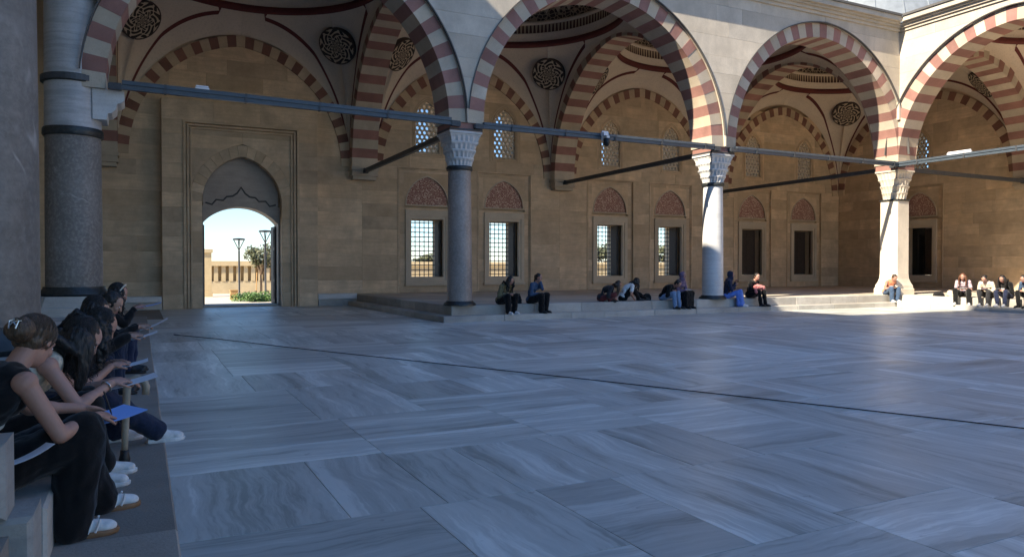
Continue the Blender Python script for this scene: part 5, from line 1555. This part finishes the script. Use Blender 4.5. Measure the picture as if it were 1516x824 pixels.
# walking cane
t = thing('walking_cane', 'beige wooden cane with curved handle and black rubber foot among the seated women', 'cane', (-0.10, 5.62, STEP))
cp = [(-0.10, 5.62, STEP + 0.05), (-0.095, 5.63, 0.35), (-0.085, 5.64, 0.60), (-0.08, 5.645, 0.66), (-0.06, 5.65, 0.70), (-0.02, 5.65, 0.715), (0.02, 5.645, 0.695), (0.035, 5.64, 0.65), (0.03, 5.635, 0.60)]
MB().tube(cp, [0.019, 0.022, 0.024, 0.026, 0.026, 0.026, 0.026, 0.025, 0.022], 12).build('shaft', 'beige_wood', t, smooth=True)
MB().lathe(-0.10, 5.62, [(0.034, STEP + 0.001), (0.036, STEP + 0.02), (0.028, STEP + 0.05), (0.026, STEP + 0.08)], 20).build('rubber_foot', 'shoe_black', t, smooth=True)

# ---- the people on the far step
SZ = PLAT; DR = PLAT - STEP
ZQ = R(-90)
person('woman in olive jacket with black trousers writing on the far step', (9.05, 18.72, SZ), R(-72), DR, GF, lean=0.35, curl=0.2, head=(0.65, 0.1), hair=('curly', 'hair_black'), top=('olive', 'long'), bottom=('black', 'trousers'), shoes='white', wide=1.3)
sheet('white sheet on the lap of the woman in the olive jacket', (9.14, 18.40, 0.72), R(-72), 0.29, 0.21)
person('woman in denim jacket resting her chin on her hand', (10.02, 18.74, SZ), R(-60), DR, GF, lean=0.22, curl=0.16, head=(0.25, 0.1), hair=('tail', 'hair_black'), top=('denim', 'long'), bottom=('black', 'trousers'), shoes='black', wide=1.35,
       hands={'l': (0.27, 0.03, 0.66), 'r': (0.30, -0.05, 0.28)})
def bag(label, loc, rz, w, d, h, mat, name='backpack', strap=True):
    t = bpy.data.objects.new(name, None); COL.objects.link(t); t.location = loc; t.rotation_euler = (0, 0, rz); tag(t, label, 'bag')
    m = MB(); ell(m, (0, 0, h * 0.45), (1, 0, 0), (0, 1, 0), (0, 0, 1), w / 2, d / 2, h * 0.46); ell(m, (0, 0, h * 0.25), (1, 0, 0), (0, 1, 0), (0, 0, 1), w / 2 * 1.05, d / 2 * 1.05, h * 0.27); m.box(-w * .4, w * .4, -d * .36, d * .36, 0.0, h * 0.4)
    fuse(m, 'bag_body', mat, t, 0.012, 3, [(10, 0.016, 1), (25, 0.006, 1)], w * 9)
    s = MB().tube([(-w * .3, -d * .2, h * .75), (-w * .2, -d * .45, h * .95), (w * .1, -d * .5, h * .9), (w * .35, -d * .3, h * .5)], 0.012, 6); local_mb(t, s, 'strap', mat)
    m2 = MB(); ell(m2, (0.0, -d * .45, h * .3), (1, 0, 0), (0, 1, 0), (0, 0, 1), w * .33, d * .14, h * .2); local_mb(t, m2, 'pocket', mat)
    return t
bag('black backpack on the step beside the woman in the denim jacket', (9.60, 18.92, SZ), R(20), 0.42, 0.24, 0.30, 'cloth_black')
X_ = 12.72
person('woman in dark green top sitting cross legged bent over on the platform', (12.55, 18.95, SZ), R(-40), 0.0, GF, lean=0.62, curl=0.3, head=(0.8, 0.0), hair=('long', 'hair_brown'), top=('charcoal', 'long'), bottom=('maroon', 'trousers'),
       feet={'l': (0.26, -0.14, 0.06), 'r': (0.30, 0.14, 0.06)}, knees={'l': (0.3, 0.8, 0.35), 'r': (0.3, -0.8, 0.35)}, hands={'l': (0.38, 0.08, 0.12), 'r': (0.36, -0.08, 0.12)})
person('woman in white T-shirt half lying on the platform with stretched legs', (13.35, 18.98, SZ), R(-18), 0.0, GF, lean=0.5, curl=0.26, head=(0.7, 0.1), hair=('curly', 'hair_black'), top=('white', 'short'), bottom=('black', 'trousers'),
       feet={'l': (0.74, 0.12, 0.085), 'r': (0.46, -0.10, 0.085)}, hands={'l': (0.36, 0.12, 0.20), 'r': (0.30, -0.14, 0.08)})
bag('black bag lying on the platform beside the woman in the white T-shirt', (14.22, 18.98, SZ), R(8), 0.44, 0.22, 0.22, 'cloth_black')
person('person in black jacket and light blue jeans bent over their notes', (14.72, 18.74, SZ), R(-62), DR, GF, lean=0.6, curl=0.28, head=(0.8, 0.0), hair=('short', 'hair_black'), top=('black', 'long'), bottom=('jeans_light', 'trousers'), shoes='black',
       feet={'l': (0.50, 0.10, -DR + 0.085), 'r': (0.44, -0.10, -DR + 0.085)})
person('woman in purple headscarf and black dress holding a sheet', (15.32, 18.74, SZ), R(-78), DR, GF, lean=0.15, curl=0.12, head=(0.15, 0.15), hair=('hijab', 'cloth_purple'), top=('purple', 'long'), bottom=('black', 'skirt'))
sheet('white sheet held by the woman in the purple headscarf', (15.52, 18.36, 0.74), R(-70), 0.29, 0.21)
person('woman in navy headscarf and bright blue skirt beside the white column', (17.36, 18.76, SZ), R(-42), DR, GF, lean=0.1, curl=0.1, head=(0.1, 0.1), hair=('hijab', 'cloth_navy'), top=('navy', 'long'), bottom=('blue_dress', 'skirt'), shoes='white',
       hands={'l': (0.26, 0.05, 0.56), 'r': (0.26, -0.07, 0.46)}, feet={'l': (0.50, 0.11, -DR + 0.085), 'r': (0.46, -0.11, -DR + 0.085)})
person('woman in black jacket with a pink scarf over her knees', (18.36, 18.74, SZ), R(-80), DR, GF, lean=0.25, curl=0.18, head=(0.35, -0.25), hair=('tail', 'hair_black'), top=('black', 'long'), bottom=('black', 'trousers'), skin='skin_pale',
       feet={'l': (0.50, 0.13, -DR + 0.085), 'r': (0.46, -0.05, -DR + 0.085)})
t = bpy.data.objects.new('scarf', None); COL.objects.link(t); t.location = (18.42, 18.42, 0.80); tag(t, 'pink scarf bundled on the lap of the woman in black', 'scarf')
m = MB(); ell(m, (0, 0, 0), (1, 0, 0), (0, 1, 0), (0, 0, 1), 0.21, 0.13, 0.08); ell(m, (0.13, 0.0, -0.03), (1, 0, 0), (0, 1, 0), (0, 0, 1), 0.12, 0.12, 0.09); fuse(m, 'folds', 'cloth_pink', t, 0.011, 2, [(14, 0.03, 1), (32, 0.012, 1)], 2.2)
m = MB(); caps(m, (-0.16, -0.02, -0.01), (-0.20, -0.10, -0.16), 0.045, 0.05); fuse(m, 'loose_end', 'cloth_pink', t, 0.011, 2, [(18, 0.02, 1)], 4.2)
person('person in orange sleeveless top and blue jeans at the foot of the corner pier', (25.22, 18.70, SZ), R(-105), DR, GF, lean=0.4, curl=0.22, head=(0.7, 0.0), hair=('tail', 'hair_brown'), top=('orange', 'sleeveless'), bottom=('denim', 'trousers'), shoes='white', wide=1.2)
sheet('white sheet on the knees of the person in orange', (25.14, 18.38, 0.74), R(-105), 0.29, 0.21)
# ---- the people on the side arcade step
person('auburn haired woman in pink top and black trousers on the sunny step', (25.60, 16.02, SZ), R(205), DR, GR, lean=0.3, curl=0.18, head=(0.45, 0.0), hair=('long', 'hair_auburn'), top=('lilac', 'short'), bottom=('black', 'trousers'), shoes='white', wide=1.2,
       feet={'l': (0.44, 0.2, -DR + 0.085), 'r': (0.40, -0.2, -DR + 0.085)})
sheet('white sheet on the lap of the auburn haired woman', (25.28, 15.86, 0.72), R(205), 0.29, 0.21)
bag('pale cloth bag on the step beside the auburn haired woman', (25.74, 16.58, SZ), R(70), 0.30, 0.22, 0.25, 'cloth_cream', 'cloth_bag')
bag('flat black bag on the kerb beside the pale cloth bag', (25.56, 16.90, SZ), R(80), 0.44, 0.24, 0.16, 'cloth_black', 'hand_bag')
person('person in cream jumper and dark grey trousers on the side arcade step', (25.62, 15.18, SZ), R(190), DR, GR, lean=0.4, curl=0.22, head=(0.7, 0.0), hair=('bun', 'hair_black'), top=('cream', 'long'), bottom=('charcoal', 'trousers'), shoes='white')
sheet('lilac folder on the lap of the person in the cream jumper', (25.26, 15.12, 0.74), R(190), 0.30, 0.22, 0, 0, 'cloth_lilac', 0.0, 'folder', 'folder', None, 0.006)
person('long black haired woman in dark clothes on the side arcade step', (25.62, 14.55, SZ), R(180), DR, GR, lean=0.38, curl=0.22, head=(0.6, 0.15), hair=('long', 'hair_black'), top=('black', 'long'), bottom=('navy', 'trousers'), shoes='white')
sheet('white sheet on the lap of the long black haired woman', (25.26, 14.62, 0.74), R(180), 0.29, 0.21)
person('person in blue denim top beside the long black haired woman', (25.62, 13.86, SZ), R(175), DR, GR, lean=0.35, curl=0.22, head=(0.6, 0.0), hair=('short', 'hair_black'), top=('denim', 'short'), bottom=('black', 'trousers'), shoes='black')


# ------------------------------------------------------------------ beyond the wall
ter = struct(MB().box(-1500, 1500, 141, 2500, -9, -6).build('terrain', 'hill'))
pw = thing('parapet_wall', 'low yellowish stone parapet with upright slots beyond the portal', 'wall', (10, 62, -0.62))
MB().box(-40, 110, 61.9, 62.5, -0.63, 0.35).build('base', 'yellow_stone', pw)
MB().box(-40, 110, 61.7, 62.7, 1.55, 1.92).build('coping', 'yellow_stone', pw)
MB().box(-40, 110, 62.32, 62.48, 0.352, 1.548).build('backing', 'yellow_stone', pw)
x = -2.0
while x < 16:
    MB().box(x, x + 0.30, 61.86, 62.318, 0.352, 1.548).build('baluster', 'yellow_stone', pw); x += 0.55
MB().box(16, 110, 61.86, 62.318, 0.352, 1.548).build('panel', 'yellow_stone', pw)
def pix_at(px, Yw):
    u = (px - 758) / 1099.3; dx = u * math.cos(YAW) + math.sin(YAW); dy = -u * math.sin(YAW) + math.cos(YAW); return dx / dy * Yw
GZ = -0.62
xp = pix_at(303, 56)
t = thing('gate_pillar', 'yellowish square stone pillar with a flat cap beyond the portal', 'pillar', (xp, 56, GZ))
MB().box(xp - .42, xp + .42, 55.6, 56.4, GZ, 2.45).build('shaft', 'yellow_stone', t); MB().box(xp - .5, xp + .5, 55.5, 56.5, 2.452, 2.7).build('cap', 'yellow_stone', t); MB().box(xp - .48, xp + .48, 55.52, 56.48, GZ, -0.3).build('plinth', 'yellow_stone', t)
for px, yy, top_, lab in ((354, 54.0, 3.35, 'slim black street lamp beside the wooden post'), (393, 50.0, 3.75, 'slim black street lamp in front of the small tree')):
    x = pix_at(px, yy); t = thing('street_lamp', lab, 'lamp', (x, yy, GZ), 'lamps on the plaza')
    MB().lathe(x, yy, [(.10, GZ), (.10, GZ + .25), (.065, GZ + .3), (.06, top_ - .8), (.045, top_ - .72)], 16).build('pole', 'black_plastic', t, smooth=True, ang=40)
    m = MB()
    for s in (-1, 1): m.tube([(x, yy, top_ - .75), (x + s * .34, yy, top_ - .03)], .028, 6); m.tube([(x, yy, top_ - .75), (x, yy + s * .34, top_ - .03)], .028, 6)
    m.build('arms', 'black_plastic', t)
    MB().lathe(x, yy, [(.40, top_ - .04), (.42, top_), (.36, top_ + .06), (.05, top_ + .09)], 24).build('head', 'black_plastic', t, smooth=True, ang=40)
x = pix_at(346, 50)
t = thing('wooden_post', 'short squat wooden post at the edge of the green bed', 'post', (x, 50, GZ)); 
MB().box(x - .22, x + .22, 49.8, 50.2, GZ, GZ + .58).build('post', 'orange_wood', t); MB().box(x - .25, x + .25, 49.77, 50.23, GZ + .582, GZ + .64).build('cap', 'orange_wood', t)
def leaves(m, c, rad, n, size, rr, shell=0.35):
    for _ in range(n):
        while True:
            d = Vector((rr.uniform(-1, 1), rr.uniform(-1, 1), rr.uniform(-1, 1)))
            if shell < d.length < 1: break
        p = Vector(c) + Vector((d.x * rad[0], d.y * rad[1], d.z * rad[2]))
        a = Vector((rr.uniform(-1, 1), rr.uniform(-1, 1), rr.uniform(-1, 1))).normalized(); b_ = a.orthogonal().normalized(); s = size * rr.uniform(.6, 1.3)
        m.add([p - a * s, p + b_ * s * .45, p + a * s, p - b_ * s * .45], [(0, 1, 2, 3)])
def tree(lab, x, y, h, cr, mat, rr, n=1500, group=None, size=.13, fork=0.45, gz=GZ):
    t = thing('tree', lab, 'tree', (x, y, gz), group); tm = MB()
    zf = gz + h * fork
    tm.tube([(x, y, gz), (x + .03, y, (gz + zf) / 2), (x, y, zf)], [.09, .075, .06], 8); cm = MB()
    for k in range(11):
        a = k * 2.4; r_ = cr * rr.uniform(.4, .95); e = Vector((x + math.cos(a) * r_, y + math.sin(a) * r_, gz + h * rr.uniform(.72, .97)))
        mid = Vector((x, y, zf)).lerp(e, .5) + Vector((0, 0, .15)); tm.tube([(x, y, zf - .05), tuple(mid), tuple(e)], [.045, .03, .012], 6)
        leaves(cm, e, (cr * .38, cr * .38, h * .10), n // 16, size, rr, .1); leaves(cm, mid, (cr * .3, cr * .3, h * .08), n // 32, size, rr, .1)
    tm.build('trunk', 'bark', t); cm.build('crown', mat, t, recalc=False)
trr = random.Random(4)
tree('small vase shaped tree with thin stakes behind the street lamp', pix_at(386, 52), 52, 3.5, 1.35, 'leaf_olive', trr, 1700, None, .10)
xx = pix_at(386, 52)
for k, dx in enumerate((-.32, .34)):
    o = MB().tube([(xx + dx, 51.9, GZ), (xx + dx * .8, 51.9, 1.1)], .035, 8).build('tree_stake', 'orange_wood'); tag(o, 'thin wooden stake of the small tree, ' + ('farther from', 'nearer')[k] + ' the street lamp', 'stake', 'stakes of the small tree')
bed = MB(); 
xa, xb = pix_at(352, 47), pix_at(410, 47)
for k in range(26): leaves(bed, (trr.uniform(xa, xb), trr.uniform(46.2, 48.2), GZ + trr.uniform(.1, .38)), (.5, .4, .28), 90, .08, trr, 0)
o = bed.build('ground_cover', 'leaf_green', recalc=False); o['kind'] = 'stuff'; o['label'] = 'bright green low planting beyond the portal'; o['category'] = 'plants'
for px, yy, h, cr in ((893, 75, 5.2, 2.6), (640, 82, 3.6, 1.9), (980, 70, 4.4, 2.0)):
    tree({893: 'broad tree seen through the third grilled window', 640: 'low tree seen through the first grilled window', 980: 'round tree seen through the fourth grilled window'}[px], pix_at(px, yy), yy, h, cr, 'leaf_olive', trr, 1800, None, .2)
